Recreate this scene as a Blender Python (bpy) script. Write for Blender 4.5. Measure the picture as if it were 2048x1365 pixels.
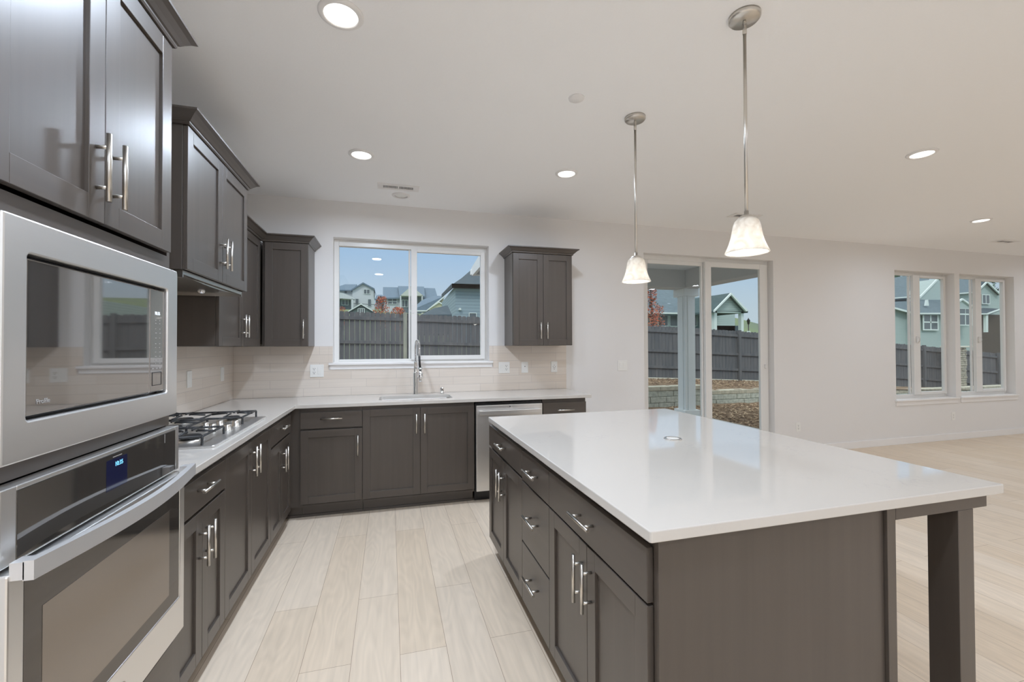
import bpy, bmesh, math, random
from mathutils import Vector, Matrix
for o in list(bpy.data.objects): bpy.data.objects.remove(o, do_unlink=True)
S = bpy.context.scene
COL = S.collection
PI = math.pi
# ------------------------------------------------------------------ camera
CAM = Vector((1.3302, -4.3704, 1.3669)); YAW, PITCH, ROLL, FPX = .2729, .0121, -.0037, 875.56
def setup_camera():
    s, c = math.sin(YAW), math.cos(YAW); sp, cp = math.sin(PITCH), math.cos(PITCH); sr, cr = math.sin(ROLL), math.cos(ROLL)
    R = Vector((c, -s, 0)); F = Vector((s*cp, c*cp, sp)); U = Vector((-s*sp, -c*sp, cp))
    R2 = R*cr + U*sr; U2 = U*cr - R*sr
    cd = bpy.data.cameras.new('camera'); co = bpy.data.objects.new('camera', cd); COL.objects.link(co)
    M = Matrix.Identity(4)
    for i in range(3): M[i][0] = R2[i]; M[i][1] = U2[i]; M[i][2] = -F[i]; M[i][3] = CAM[i]
    co.matrix_world = M
    cd.sensor_width = 36; cd.lens = FPX*36/2048; cd.clip_start = .05; cd.clip_end = 1000
    S.camera = co
setup_camera()
# ------------------------------------------------------------------ world, sun, exposure
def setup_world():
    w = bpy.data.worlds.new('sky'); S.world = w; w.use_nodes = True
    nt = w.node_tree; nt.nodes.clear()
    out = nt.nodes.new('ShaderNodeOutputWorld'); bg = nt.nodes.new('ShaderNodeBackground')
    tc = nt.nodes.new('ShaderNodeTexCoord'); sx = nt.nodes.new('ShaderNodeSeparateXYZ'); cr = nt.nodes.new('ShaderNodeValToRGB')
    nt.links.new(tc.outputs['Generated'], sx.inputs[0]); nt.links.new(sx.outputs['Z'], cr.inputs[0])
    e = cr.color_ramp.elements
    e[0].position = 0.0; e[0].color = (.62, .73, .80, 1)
    e[1].position = 1.0; e[1].color = (1.75, 1.8, 1.85, 1)   # upper sky out of view, made brighter to add daylight
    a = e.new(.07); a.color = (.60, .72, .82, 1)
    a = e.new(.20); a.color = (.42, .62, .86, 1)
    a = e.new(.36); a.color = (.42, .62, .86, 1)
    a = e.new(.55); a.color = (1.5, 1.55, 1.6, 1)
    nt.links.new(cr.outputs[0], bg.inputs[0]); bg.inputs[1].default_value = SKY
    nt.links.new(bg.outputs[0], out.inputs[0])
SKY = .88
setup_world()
sd = bpy.data.lights.new('sun', 'SUN'); sd.energy = .9; sd.angle = math.radians(12); sd.color = (1, .95, .88)
so = bpy.data.objects.new('sun', sd); COL.objects.link(so); so.rotation_euler = (math.radians(48), 0, math.radians(-35))
CAN_W, CAN_COL = 6.3, (.90, 1.03, 1.22)
S.view_settings.view_transform = 'Standard'; S.view_settings.look = 'None'
S.view_settings.exposure = 0.0; S.view_settings.gamma = 1.0; S.view_settings.use_curve_mapping = False
S.cycles.diffuse_bounces = 8; S.cycles.max_bounces = 16; S.cycles.transparent_max_bounces = 24

# ------------------------------------------------------------------ materials
def srgb(r, g, b):
    f = lambda v: (v/255/12.92) if v/255 <= .04045 else ((v/255+.055)/1.055)**2.4
    return (f(r), f(g), f(b), 1)
M = {}
def mat(name, col, rough=.5, metal=0., spec=.5, coat=0., coat_rough=.1, emit=None, estr=0., bump=None, noise=None, aniso=0.):
    m = bpy.data.materials.new(name); m.use_nodes = True; nt = m.node_tree; b = nt.nodes['Principled BSDF']
    if len(col) == 3: col = (*col, 1)
    b.inputs['Base Color'].default_value = col; b.inputs['Roughness'].default_value = rough; b.inputs['Metallic'].default_value = metal
    b.inputs['Specular IOR Level'].default_value = spec; b.inputs['Coat Weight'].default_value = coat; b.inputs['Coat Roughness'].default_value = coat_rough
    if aniso: b.inputs['Anisotropic'].default_value = aniso
    if emit: b.inputs['Emission Color'].default_value = (*emit[:3], 1); b.inputs['Emission Strength'].default_value = estr
    tc = nt.nodes.new('ShaderNodeTexCoord')
    if noise:                                        # (scale xyz, detail, colour a, colour b)
        mp = nt.nodes.new('ShaderNodeMapping'); mp.inputs['Scale'].default_value = noise[0]
        n = nt.nodes.new('ShaderNodeTexNoise'); n.inputs['Scale'].default_value = 1; n.inputs['Detail'].default_value = noise[1]
        r = nt.nodes.new('ShaderNodeValToRGB'); r.color_ramp.elements[0].position = .3; r.color_ramp.elements[1].position = .7
        r.color_ramp.elements[0].color = noise[2]; r.color_ramp.elements[1].color = noise[3]
        nt.links.new(tc.outputs['Object'], mp.inputs[0]); nt.links.new(mp.outputs[0], n.inputs[0]); nt.links.new(n.outputs[0], r.inputs[0])
        nt.links.new(r.outputs[0], b.inputs['Base Color'])
    if bump:                                         # (scale xyz, strength, distance)
        mp = nt.nodes.new('ShaderNodeMapping'); mp.inputs['Scale'].default_value = bump[0]
        n = nt.nodes.new('ShaderNodeTexNoise'); n.inputs['Scale'].default_value = 1; n.inputs['Detail'].default_value = 3
        bp_ = nt.nodes.new('ShaderNodeBump'); bp_.inputs['Strength'].default_value = bump[1]; bp_.inputs['Distance'].default_value = bump[2]
        nt.links.new(tc.outputs['Object'], mp.inputs[0]); nt.links.new(mp.outputs[0], n.inputs[0]); nt.links.new(n.outputs[0], bp_.inputs['Height'])
        nt.links.new(bp_.outputs[0], b.inputs['Normal'])
    M[name] = m
    return m
def scl(c, k): return (c[0]*k, c[1]*k, c[2]*k, 1)
WOODC = (.071, .0565, .0455, 1)
mat('wood', WOODC, .42, spec=.5, coat=.55, coat_rough=.35, noise=((34, 34, 1.1), 7, scl(WOODC, .9), scl(WOODC, 1.09)))
mat('wood_flat', WOODC, .42, spec=.5, coat=.55, coat_rough=.35, noise=((1.1, 1.1, 34), 7, scl(WOODC, .9), scl(WOODC, 1.09)))
mat('wood_dark', (.02, .017, .015), .5)
mat('nickel', (.66, .63, .58), .28, metal=1.)
mat('steel', (.86, .855, .845), .36, metal=1., bump=((2, 2, 260), .04, .002))
mat('steel_handle', (.86, .865, .875), .5, metal=1.)
mat('hood_steel', (.50, .47, .43), .26, metal=1.)
mat('chrome', (.82, .83, .84), .07, metal=1.)
mat('black_iron', (.02, .02, .021), .42)
mat('black_plastic', (.012, .012, .013), .3)
mat('mirror_glass', (.36, .345, .33), .03, metal=.92, spec=.8)
mat('oven_glass', (.12, .11, .10), .05, metal=.7, spec=.9)
mat('oven_window', (.30, .265, .23), .13, metal=.75, spec=.9)
mat('display', (.004, .005, .02), .1, emit=(.01, .015, .06), estr=.35)
mat('digits', (.1, .4, .7), .5, emit=(.22, .62, .9), estr=1.0)
mat('digits_white', (.7, .75, .8), .5, emit=(.8, .85, .9), estr=.55)
mat('print_pale', (.36, .35, .34), .5)
mat('wall_paint', srgb(233, 231, 229), .75, spec=.25)
mat('ceiling_paint', srgb(252, 252, 252), .8, spec=.2, bump=((130, 130, 130), .12, .004))
mat('trim_paint', srgb(240, 238, 236), .38, spec=.4)
mat('vinyl', srgb(230, 229, 226), .3, spec=.45)
mat('plate', srgb(240, 239, 235), .3)
mat('slot', (.05, .05, .05), .6)
mat('bronze', (.22, .12, .06), .4, metal=.3)
mat('lens', (.9, .9, .88), .4, emit=(1, .97, .92), estr=3.2)
mat('bulb', (.9, .9, .88), .4, emit=(1, .97, .93), estr=1.8)

def quartz():
    m = mat('quartz', srgb(207, 202, 195), .05, spec=.75); nt = m.node_tree; b = nt.nodes['Principled BSDF']
    tc = nt.nodes.new('ShaderNodeTexCoord'); n = nt.nodes.new('ShaderNodeTexNoise'); n.inputs['Scale'].default_value = 7; n.inputs['Detail'].default_value = 8; n.inputs['Roughness'].default_value = .62
    d = nt.nodes.new('ShaderNodeTexNoise'); d.inputs['Scale'].default_value = 3.2; d.inputs['Detail'].default_value = 3
    r = nt.nodes.new('ShaderNodeValToRGB'); e = r.color_ramp.elements
    e[0].position = .488; e[0].color = (0, 0, 0, 1); e[1].position = .512; e[1].color = (0, 0, 0, 1); k = e.new(.5); k.color = (1, 1, 1, 1)
    r2 = nt.nodes.new('ShaderNodeValToRGB'); r2.color_ramp.elements[0].position = .52; r2.color_ramp.elements[1].position = .68
    mu = nt.nodes.new('ShaderNodeMath'); mu.operation = 'MULTIPLY'
    mx = nt.nodes.new('ShaderNodeMixRGB'); mx.inputs[1].default_value = srgb(207, 202, 195); mx.inputs[2].default_value = srgb(196, 191, 187)
    L = nt.links.new
    L(tc.outputs['Object'], n.inputs[0]); L(tc.outputs['Object'], d.inputs[0]); L(n.outputs[0], r.inputs[0]); L(d.outputs[0], r2.inputs[0])
    L(r.outputs[0], mu.inputs[0]); L(r2.outputs[0], mu.inputs[1]); L(mu.outputs[0], mx.inputs[0]); L(mx.outputs[0], b.inputs['Base Color'])
quartz()
def floor_mat():
    m = mat('oak_floor', srgb(214, 190, 160), .42, spec=.4); nt = m.node_tree; b = nt.nodes['Principled BSDF']; L = nt.links.new
    tc = nt.nodes.new('ShaderNodeTexCoord'); mp = nt.nodes.new('ShaderNodeMapping'); mp.inputs['Rotation'].default_value = (0, 0, PI/2); mp.inputs['Location'].default_value = (.35, .06, 0)
    br = nt.nodes.new('ShaderNodeTexBrick'); br.offset = .37; br.offset_frequency = 2
    br.inputs['Scale'].default_value = 1; br.inputs['Brick Width'].default_value = 1.35; br.inputs['Row Height'].default_value = .205
    br.inputs['Mortar Size'].default_value = .0011; br.inputs['Mortar Smooth'].default_value = .2; br.inputs['Bias'].default_value = 0
    br.inputs['Color1'].default_value = srgb(229, 213, 193); br.inputs['Color2'].default_value = srgb(220, 201, 177); br.inputs['Mortar'].default_value = srgb(160, 136, 112)
    L(tc.outputs['Object'], mp.inputs[0]); L(mp.outputs[0], br.inputs[0])
    # grain: rings and fine streaks along the planks (world Y)
    mg = nt.nodes.new('ShaderNodeMapping'); mg.inputs['Scale'].default_value = (34, 1.6, 1)
    n = nt.nodes.new('ShaderNodeTexNoise'); n.inputs['Scale'].default_value = 1; n.inputs['Detail'].default_value = 7; n.inputs['Distortion'].default_value = .6
    mw = nt.nodes.new('ShaderNodeMapping'); mw.inputs['Scale'].default_value = (5, .9, 1)
    w = nt.nodes.new('ShaderNodeTexNoise'); w.inputs['Scale'].default_value = 1; w.inputs['Detail'].default_value = 2
    sn = nt.nodes.new('ShaderNodeMath'); sn.operation = 'MULTIPLY'; sn.inputs[1].default_value = 95
    si = nt.nodes.new('ShaderNodeMath'); si.operation = 'SINE'
    L(tc.outputs['Object'], mg.inputs[0]); L(mg.outputs[0], n.inputs[0]); L(tc.outputs['Object'], mw.inputs[0]); L(mw.outputs[0], w.inputs[0])
    L(w.outputs[0], sn.inputs[0]); L(sn.outputs[0], si.inputs[0])
    ms = nt.nodes.new('ShaderNodeMapRange'); ms.inputs[1].default_value = -1; ms.inputs[2].default_value = 1; ms.inputs[3].default_value = .965; ms.inputs[4].default_value = 1.02
    L(si.outputs[0], ms.inputs[0])
    mr = nt.nodes.new('ShaderNodeMapRange'); mr.inputs[1].default_value = .3; mr.inputs[2].default_value = .7; mr.inputs[3].default_value = .93; mr.inputs[4].default_value = 1.05
    L(n.outputs[0], mr.inputs[0])
    mm = nt.nodes.new('ShaderNodeMath'); mm.operation = 'MULTIPLY'; L(mr.outputs[0], mm.inputs[0]); L(ms.outputs[0], mm.inputs[1])
    vm = nt.nodes.new('ShaderNodeVectorMath'); vm.operation = 'SCALE'; L(br.outputs['Color'], vm.inputs[0]); L(mm.outputs[0], vm.inputs['Scale'])
    L(vm.outputs[0], b.inputs['Base Color'])
floor_mat()
def tile_mat(name, left):
    m = mat(name, srgb(200, 190, 180), .28, spec=.5); nt = m.node_tree; b = nt.nodes['Principled BSDF']; L = nt.links.new
    tc = nt.nodes.new('ShaderNodeTexCoord'); sx = nt.nodes.new('ShaderNodeSeparateXYZ'); cx = nt.nodes.new('ShaderNodeCombineXYZ')
    L(tc.outputs['Object'], sx.inputs[0]); L(sx.outputs['Y' if left else 'X'], cx.inputs[0]); L(sx.outputs['Z'], cx.inputs[1])
    mp = nt.nodes.new('ShaderNodeMapping'); mp.inputs['Location'].default_value = (.11, -.914, 0); L(cx.outputs[0], mp.inputs[0])
    br = nt.nodes.new('ShaderNodeTexBrick'); br.offset = .33; br.offset_frequency = 2; br.squash = 1
    br.inputs['Scale'].default_value = 1; br.inputs['Brick Width'].default_value = .41; br.inputs['Row Height'].default_value = .0765
    br.inputs['Mortar Size'].default_value = .0012; br.inputs['Bias'].default_value = 0
    br.inputs['Color1'].default_value = srgb(229, 219, 208); br.inputs['Color2'].default_value = srgb(222, 210, 197); br.inputs['Mortar'].default_value = srgb(196, 186, 178)
    L(mp.outputs[0], br.inputs[0])
    ms = nt.nodes.new('ShaderNodeMapping'); ms.inputs['Scale'].default_value = (2.5, 70, 1); n = nt.nodes.new('ShaderNodeTexNoise'); n.inputs['Scale'].default_value = 1; n.inputs['Detail'].default_value = 4
    L(cx.outputs[0], ms.inputs[0]); L(ms.outputs[0], n.inputs[0])
    mr = nt.nodes.new('ShaderNodeMapRange'); mr.inputs[1].default_value = .3; mr.inputs[2].default_value = .7; mr.inputs[3].default_value = .965; mr.inputs[4].default_value = 1.03; L(n.outputs[0], mr.inputs[0])
    vm = nt.nodes.new('ShaderNodeVectorMath'); vm.operation = 'SCALE'; L(br.outputs['Color'], vm.inputs[0]); L(mr.outputs[0], vm.inputs['Scale']); L(vm.outputs[0], b.inputs['Base Color'])
tile_mat('tile_back', False); tile_mat('tile_left', True)
def glass_mat(name, tint, refl=1.0):
    m = bpy.data.materials.new(name); m.use_nodes = True; nt = m.node_tree; nt.nodes.clear(); L = nt.links.new
    o = nt.nodes.new('ShaderNodeOutputMaterial'); mx = nt.nodes.new('ShaderNodeMixShader'); t = nt.nodes.new('ShaderNodeBsdfTransparent'); g = nt.nodes.new('ShaderNodeBsdfGlossy')
    f = nt.nodes.new('ShaderNodeFresnel'); f.inputs[0].default_value = 1.5; t.inputs[0].default_value = (*tint, 1); g.inputs['Roughness'].default_value = 0.0
    g.inputs[0].default_value = (refl, refl, refl, 1)
    ge = nt.nodes.new('ShaderNodeNewGeometry'); su = nt.nodes.new('ShaderNodeMath'); su.operation = 'SUBTRACT'; su.inputs[0].default_value = 1; mu = nt.nodes.new('ShaderNodeMath'); mu.operation = 'MULTIPLY'
    L(ge.outputs['Backfacing'], su.inputs[1]); L(su.outputs[0], mu.inputs[0]); L(f.outputs[0], mu.inputs[1]); L(mu.outputs[0], mx.inputs[0]); L(t.outputs[0], mx.inputs[1]); L(g.outputs[0], mx.inputs[2]); L(mx.outputs[0], o.inputs[0]); M[name] = m
glass_mat('pane_clear', (.985, .992, .992)); glass_mat('pane_green', (.965, .985, .98))
def shade_mat():
    m = bpy.data.materials.new('alabaster'); m.use_nodes = True; nt = m.node_tree; b = nt.nodes['Principled BSDF']; L = nt.links.new
    tc = nt.nodes.new('ShaderNodeTexCoord'); n = nt.nodes.new('ShaderNodeTexNoise'); n.inputs['Scale'].default_value = 16; n.inputs['Detail'].default_value = 4; n.inputs['Distortion'].default_value = 1.6
    r = nt.nodes.new('ShaderNodeValToRGB'); r.color_ramp.elements[0].position = .38; r.color_ramp.elements[1].position = .62
    r.color_ramp.elements[0].color = (.78, .74, .68, 1); r.color_ramp.elements[1].color = (.95, .93, .89, 1)
    L(tc.outputs['Object'], n.inputs[0]); L(n.outputs[0], r.inputs[0]); L(r.outputs[0], b.inputs['Base Color'])
    b.inputs['Roughness'].default_value = .25
    tr = nt.nodes.new('ShaderNodeBsdfTranslucent'); L(r.outputs[0], tr.inputs[0])
    mx = nt.nodes.new('ShaderNodeMixShader'); mx.inputs[0].default_value = .5; o = nt.nodes['Material Output']
    L(b.outputs[0], mx.inputs[1]); L(tr.outputs[0], mx.inputs[2]); L(mx.outputs[0], o.inputs[0]); M['alabaster'] = m
shade_mat()
# outside
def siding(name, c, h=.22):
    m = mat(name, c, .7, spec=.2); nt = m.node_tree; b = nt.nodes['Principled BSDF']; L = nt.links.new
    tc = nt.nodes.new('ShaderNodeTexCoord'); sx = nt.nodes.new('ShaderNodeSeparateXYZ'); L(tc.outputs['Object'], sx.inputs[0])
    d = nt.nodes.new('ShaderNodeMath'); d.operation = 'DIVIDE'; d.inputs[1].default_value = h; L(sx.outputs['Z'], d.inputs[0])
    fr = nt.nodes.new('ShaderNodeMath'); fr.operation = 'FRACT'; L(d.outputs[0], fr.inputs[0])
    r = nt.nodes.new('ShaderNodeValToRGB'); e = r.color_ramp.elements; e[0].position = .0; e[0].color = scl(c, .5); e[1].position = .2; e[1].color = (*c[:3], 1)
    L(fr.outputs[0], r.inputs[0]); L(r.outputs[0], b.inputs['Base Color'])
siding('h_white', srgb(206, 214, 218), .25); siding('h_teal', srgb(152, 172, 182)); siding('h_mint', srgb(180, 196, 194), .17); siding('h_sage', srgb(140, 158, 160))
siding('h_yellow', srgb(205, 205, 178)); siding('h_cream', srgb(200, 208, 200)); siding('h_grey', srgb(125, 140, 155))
def shingle(name, c): mat(name, c, .85, spec=.15, noise=((3, 3, 9), 5, scl(c, .85), scl(c, 1.12)))
shingle('h_slate', srgb(110, 130, 146)); shingle('h_slate2', srgb(106, 122, 130)); shingle('h_dark', srgb(78, 92, 100)); shingle('h_dkgreen', srgb(84, 102, 104)); shingle('h_brown', srgb(92, 84, 78))
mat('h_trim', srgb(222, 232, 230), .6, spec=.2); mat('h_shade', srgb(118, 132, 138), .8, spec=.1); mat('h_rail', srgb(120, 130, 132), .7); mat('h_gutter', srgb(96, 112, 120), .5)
mat('h_glass', srgb(96, 106, 112), .15, spec=.6)
mat('fence_wood', srgb(118, 119, 120), .85, spec=.15, noise=((9, 9, 1.1), 5, srgb(90, 95, 100), srgb(114, 115, 117)))
mat('fence_post', srgb(150, 156, 144), .85, spec=.15, noise=((9, 9, 1.5), 4, srgb(132, 140, 132), srgb(170, 174, 158)))
mat('fence_post_dark', srgb(116, 118, 119), .85, spec=.15, noise=((9, 9, 1.5), 4, srgb(96, 100, 104), srgb(112, 114, 116)))
mat('pale_plain', srgb(214, 214, 200), .8)
def block_mat():
    m = mat('wall_block', srgb(150, 155, 148), .95, spec=.1, bump=((22, 22, 22), .2, .01)); nt = m.node_tree; b = nt.nodes['Principled BSDF']; L = nt.links.new
    tc = nt.nodes.new('ShaderNodeTexCoord'); n = nt.nodes.new('ShaderNodeTexNoise'); n.inputs['Scale'].default_value = 14; n.inputs['Detail'].default_value = 6
    r = nt.nodes.new('ShaderNodeValToRGB'); r.color_ramp.elements[0].position = .35; r.color_ramp.elements[1].position = .65; r.color_ramp.elements[0].color = srgb(162, 168, 160); r.color_ramp.elements[1].color = srgb(194, 200, 190)
    L(tc.outputs['Object'], n.inputs[0]); L(n.outputs[0], r.inputs[0]); L(r.outputs[0], b.inputs['Base Color'])
block_mat()
mat('cap_block', srgb(158, 156, 142), .95, spec=.1, noise=((9, 9, 9), 5, srgb(160, 160, 146), srgb(196, 192, 176)))
mat('bark', srgb(110, 92, 74), 1., spec=.05, noise=((26, 26, 26), 8, srgb(96, 82, 70), srgb(152, 132, 110)), bump=((30, 30, 30), .5, .03))
mat('bark_chip', srgb(146, 124, 102), 1., spec=.05); mat('bark_chip_dark', srgb(110, 93, 78), 1., spec=.05); mat('bark_chip_pale', srgb(182, 162, 136), 1., spec=.05)
mat('hill_grass', srgb(120, 134, 112), 1., spec=.05, noise=((.12, .12, .12), 4, srgb(110, 122, 112), srgb(130, 146, 104)))
mat('concrete', srgb(176, 176, 172), .9, spec=.1, noise=((3, 3, 3), 4, srgb(166, 166, 162), srgb(186, 186, 182)))
mat('patio_white', srgb(232, 238, 240), .6, spec=.2); mat('patio_ceiling', srgb(225, 228, 230), .7, spec=.2); mat('patio_beam', srgb(196, 198, 198), .7, spec=.2)
mat('leaf_orange', srgb(196, 112, 78), .8, spec=.1); mat('leaf_red', srgb(170, 84, 66), .8, spec=.1); mat('leaf_green', srgb(92, 118, 96), .8, spec=.1); mat('leaf_dark', srgb(60, 84, 74), .8, spec=.1)
mat('twig', srgb(96, 82, 74), .9)

# ------------------------------------------------------------------ mesh helpers
ORG = {}
class MB:
    def __init__(s): s.bm = bmesh.new(); s.mi = 0
    def _f(s, vs):
        try:
            f = s.bm.faces.new(vs); f.material_index = s.mi; return f
        except ValueError: return None
    def box(s, x0, x1, y0, y1, z0, z1):
        x0, x1 = sorted((x0, x1)); y0, y1 = sorted((y0, y1)); z0, z1 = sorted((z0, z1))
        v = [s.bm.verts.new(p) for p in ((x0,y0,z0),(x1,y0,z0),(x1,y1,z0),(x0,y1,z0),(x0,y0,z1),(x1,y0,z1),(x1,y1,z1),(x0,y1,z1))]
        for q in ((0,3,2,1),(4,5,6,7),(0,1,5,4),(1,2,6,5),(2,3,7,6),(3,0,4,7)): s._f([v[i] for i in q])
        return s
    def prism(s, pts, d):                    # polygon of 3d points extruded by vector d
        d = Vector(d); a = [s.bm.verts.new(p) for p in pts]; b = [s.bm.verts.new(Vector(p)+d) for p in pts]; n = len(pts)
        s._f(a[::-1]); s._f(b)
        for i in range(n): s._f([a[i], a[(i+1) % n], b[(i+1) % n], b[i]])
        return s
    def tube(s, path, r, n=12, caps=True):
        path = [Vector(p) for p in path]; rr = r if isinstance(r, (list, tuple)) else [r]*len(path); rings = []; ref = None
        for i, p in enumerate(path):
            t = (path[min(i+1, len(path)-1)] - path[max(i-1, 0)]).normalized()
            if ref is None: ref = Vector((0, 0, 1)) if abs(t.z) < .9 else Vector((1, 0, 0))
            u = ref - t*ref.dot(t)
            if u.length < 1e-4: u = t.orthogonal()
            u.normalize(); w = t.cross(u); ref = u
            rings.append([s.bm.verts.new(p + (u*math.cos(2*PI*k/n) + w*math.sin(2*PI*k/n))*rr[i]) for k in range(n)])
        for a, b in zip(rings, rings[1:]):
            for k in range(n): 
                f = s._f([a[k], a[(k+1) % n], b[(k+1) % n], b[k]])
                if f: f.smooth = True
        if caps: s._f(rings[0][::-1]); s._f(rings[-1])
        return s
    def lathe(s, prof, c, n=32, axis='Z', closed=False):     # prof [(r, h)...]
        rings = []
        for r, h in prof:
            ring = []
            for k in range(n):
                a = 2*PI*k/n; p = (r*math.cos(a), r*math.sin(a), h)
                if axis == 'Y': p = (p[0], p[2], p[1])
                if axis == 'X': p = (p[2], p[0], p[1])
                ring.append(s.bm.verts.new(Vector(c)+Vector(p)))
            rings.append(ring)
        pr = list(zip(rings, rings[1:])) + ([(rings[-1], rings[0])] if closed else [])
        for a, b in pr:
            for k in range(n):
                f = s._f([a[k], a[(k+1) % n], b[(k+1) % n], b[k]])
                if f: f.smooth = True
        if not closed: s._f(rings[0][::-1]); s._f(rings[-1])
        return s
    def sweep(s, path, prof, closed=False):   # path XY outline, outward = right of travel; prof [(out, z)...]
        P = [Vector((x, y)) for x, y in path]; n = len(P); nr = []
        for i in range(n-1):
            d = (P[i+1]-P[i]).normalized(); nr.append(Vector((d.y, -d.x)))
        rings = []
        for i in range(n):
            if i == 0: m = nr[0]
            elif i == n-1: m = nr[-1]
            else: m = (nr[i-1]+nr[i])/(1+nr[i-1].dot(nr[i]))
            rings.append([s.bm.verts.new((P[i].x+m.x*o, P[i].y+m.y*o, z)) for o, z in prof])
        k = len(prof)
        for a, b in zip(rings, rings[1:]):
            for j in range(k): s._f([a[j], a[(j+1) % k], b[(j+1) % k], b[j]])
        s._f(rings[0][::-1]); s._f(rings[-1])
        return s
    def slab(s, outer, holes, z0, z1):        # flat plate with holes, outlines in XY
        edges = []; loops = []
        for lp in [outer]+holes:
            v = [s.bm.verts.new((x, y, z1)) for x, y in lp]; loops.append(v)
            for i in range(len(v)): edges.append(s.bm.edges.new((v[i], v[(i+1) % len(v)])))
        g = bmesh.ops.triangle_fill(s.bm, edges=edges, use_beauty=True, use_dissolve=True, normal=(0, 0, 1))
        top = [f for f in g['geom'] if isinstance(f, bmesh.types.BMFace)]
        for f in top: f.material_index = s.mi
        mp = {v: s.bm.verts.new((v.co.x, v.co.y, z0)) for lp in loops for v in lp}
        for f in top: s._f([mp[v] for v in f.verts][::-1])
        for lp in loops:
            for i in range(len(lp)): a, b = lp[i], lp[(i+1) % len(lp)]; s._f([a, b, mp[b], mp[a]])
        return s
    def swap(s, fn):                           # remap coordinates
        for v in s.bm.verts: v.co = Vector(fn(*v.co))
        return s
    def build(s, name, mats, parent=None, bevel=0, at=None):
        bmesh.ops.recalc_face_normals(s.bm, faces=s.bm.faces[:])
        org = Vector(at) if at is not None else (ORG[parent] if parent is not None else Vector((0, 0, 0)))
        for v in s.bm.verts: v.co -= org
        me = bpy.data.meshes.new(name); s.bm.to_mesh(me); s.bm.free()
        for m in (mats if isinstance(mats, (list, tuple)) else [mats]): me.materials.append(M[m])
        o = bpy.data.objects.new(name, me); COL.objects.link(o); ORG[o] = org
        if parent is not None: o.parent = parent; o.location = org - ORG[parent]
        else: o.location = org
        if bevel:
            b = o.modifiers.new('edge', 'BEVEL'); b.width = bevel; b.segments = 2; b.limit_method = 'ANGLE'; b.angle_limit = math.radians(50)
        return o
def tag(o, label=None, cat=None, group=None, kind=None):
    if label: o['label'] = label
    if cat: o['category'] = cat
    if group: o['group'] = group
    if kind: o['kind'] = kind
    return o
def thing(name, loc, label, cat, group=None):
    o = bpy.data.objects.new(name, None); COL.objects.link(o); o.location = loc; o.empty_display_size = .1; ORG[o] = Vector(loc)
    return tag(o, label, cat, group)
def struct(name, loc=(0, 0, 0)):
    o = bpy.data.objects.new(name, None); COL.objects.link(o); o.location = loc; ORG[o] = Vector(loc); o['kind'] = 'structure'; return o
def text(body, size, loc, right, up, m, parent, name='lettering', depth=.0006, align='LEFT'):
    cu = bpy.data.curves.new(name, 'FONT'); cu.body = body; cu.size = size; cu.extrude = depth; cu.align_x = align
    o = bpy.data.objects.new(name, cu); COL.objects.link(o)
    dg = bpy.context.evaluated_depsgraph_get(); me = bpy.data.meshes.new_from_object(o.evaluated_get(dg)); bpy.data.objects.remove(o)
    r = Vector(right); u = Vector(up); n = r.cross(u)
    for v in me.vertices: v.co = r*v.co.x + u*v.co.y + n*v.co.z + Vector(loc) - ORG[parent]
    me.materials.clear(); me.materials.append(M[m])
    t = bpy.data.objects.new(name, me); COL.objects.link(t); t.parent = parent; ORG[t] = ORG[parent]; return t
# ------------------------------------------------------------------ room shell
H = 2.735; XR = 12.8; YF = -8.2; WT = .15
W1 = (.825, 2.31, 1.218, 2.395); D1 = (4.107, 5.94, 0.0, 2.425); W2 = (8.022, 9.213, .607, 2.40); W3 = (9.32, 10.532, .607, 2.40)
def add_struct(mb, name, m, bevel=0):
    o = mb.build(name, m, bevel=bevel); o['kind'] = 'structure'; return o
add_struct(MB().box(-.15, XR+.15, YF-.15, 0, -.12, 0), 'floor', 'oak_floor')
add_struct(MB().box(-.15, XR+.15, YF-.15, WT, H, H+.15), 'ceiling', 'ceiling_paint')
add_struct(MB().box(-.15, 0, YF-.15, WT, 0, H), 'wall_left', 'wall_paint')
add_struct(MB().box(XR, XR+.15, YF-.15, WT, 0, H), 'wall_right', 'wall_paint')
add_struct(MB().box(0, XR, YF-.15, YF, 0, H), 'wall_front', 'wall_paint')
wb = MB(); ops = [W1, D1, W2, W3]; x = 0
for (a, b, z0, z1) in ops:
    wb.box(x, a, 0, WT, 0, H)
    if z0 > 0: wb.box(a, b, 0, WT, 0, z0)
    wb.box(a, b, 0, WT, z1, H); x = b
wb.box(x, XR, 0, WT, 0, H)
bmesh.ops.remove_doubles(wb.bm, verts=wb.bm.verts[:], dist=1e-5)
add_struct(wb, 'wall_back', 'wall_paint')
def bb(mb, name): return add_struct(mb, name, 'trim_paint', bevel=.003)
bb(MB().box(3.16, 4.107, -.014, 0, 0, .092).box(5.94, XR, -.014, 0, 0, .092), 'baseboard_back')
bb(MB().box(XR-.014, XR, YF, -.014, 0, .092), 'baseboard_right')
bb(MB().box(0, XR-.014, YF, YF+.014, 0, .092), 'baseboard_front')
bb(MB().box(0, .014, YF+.014, -3.36, 0, .092), 'baseboard_left')

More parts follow.
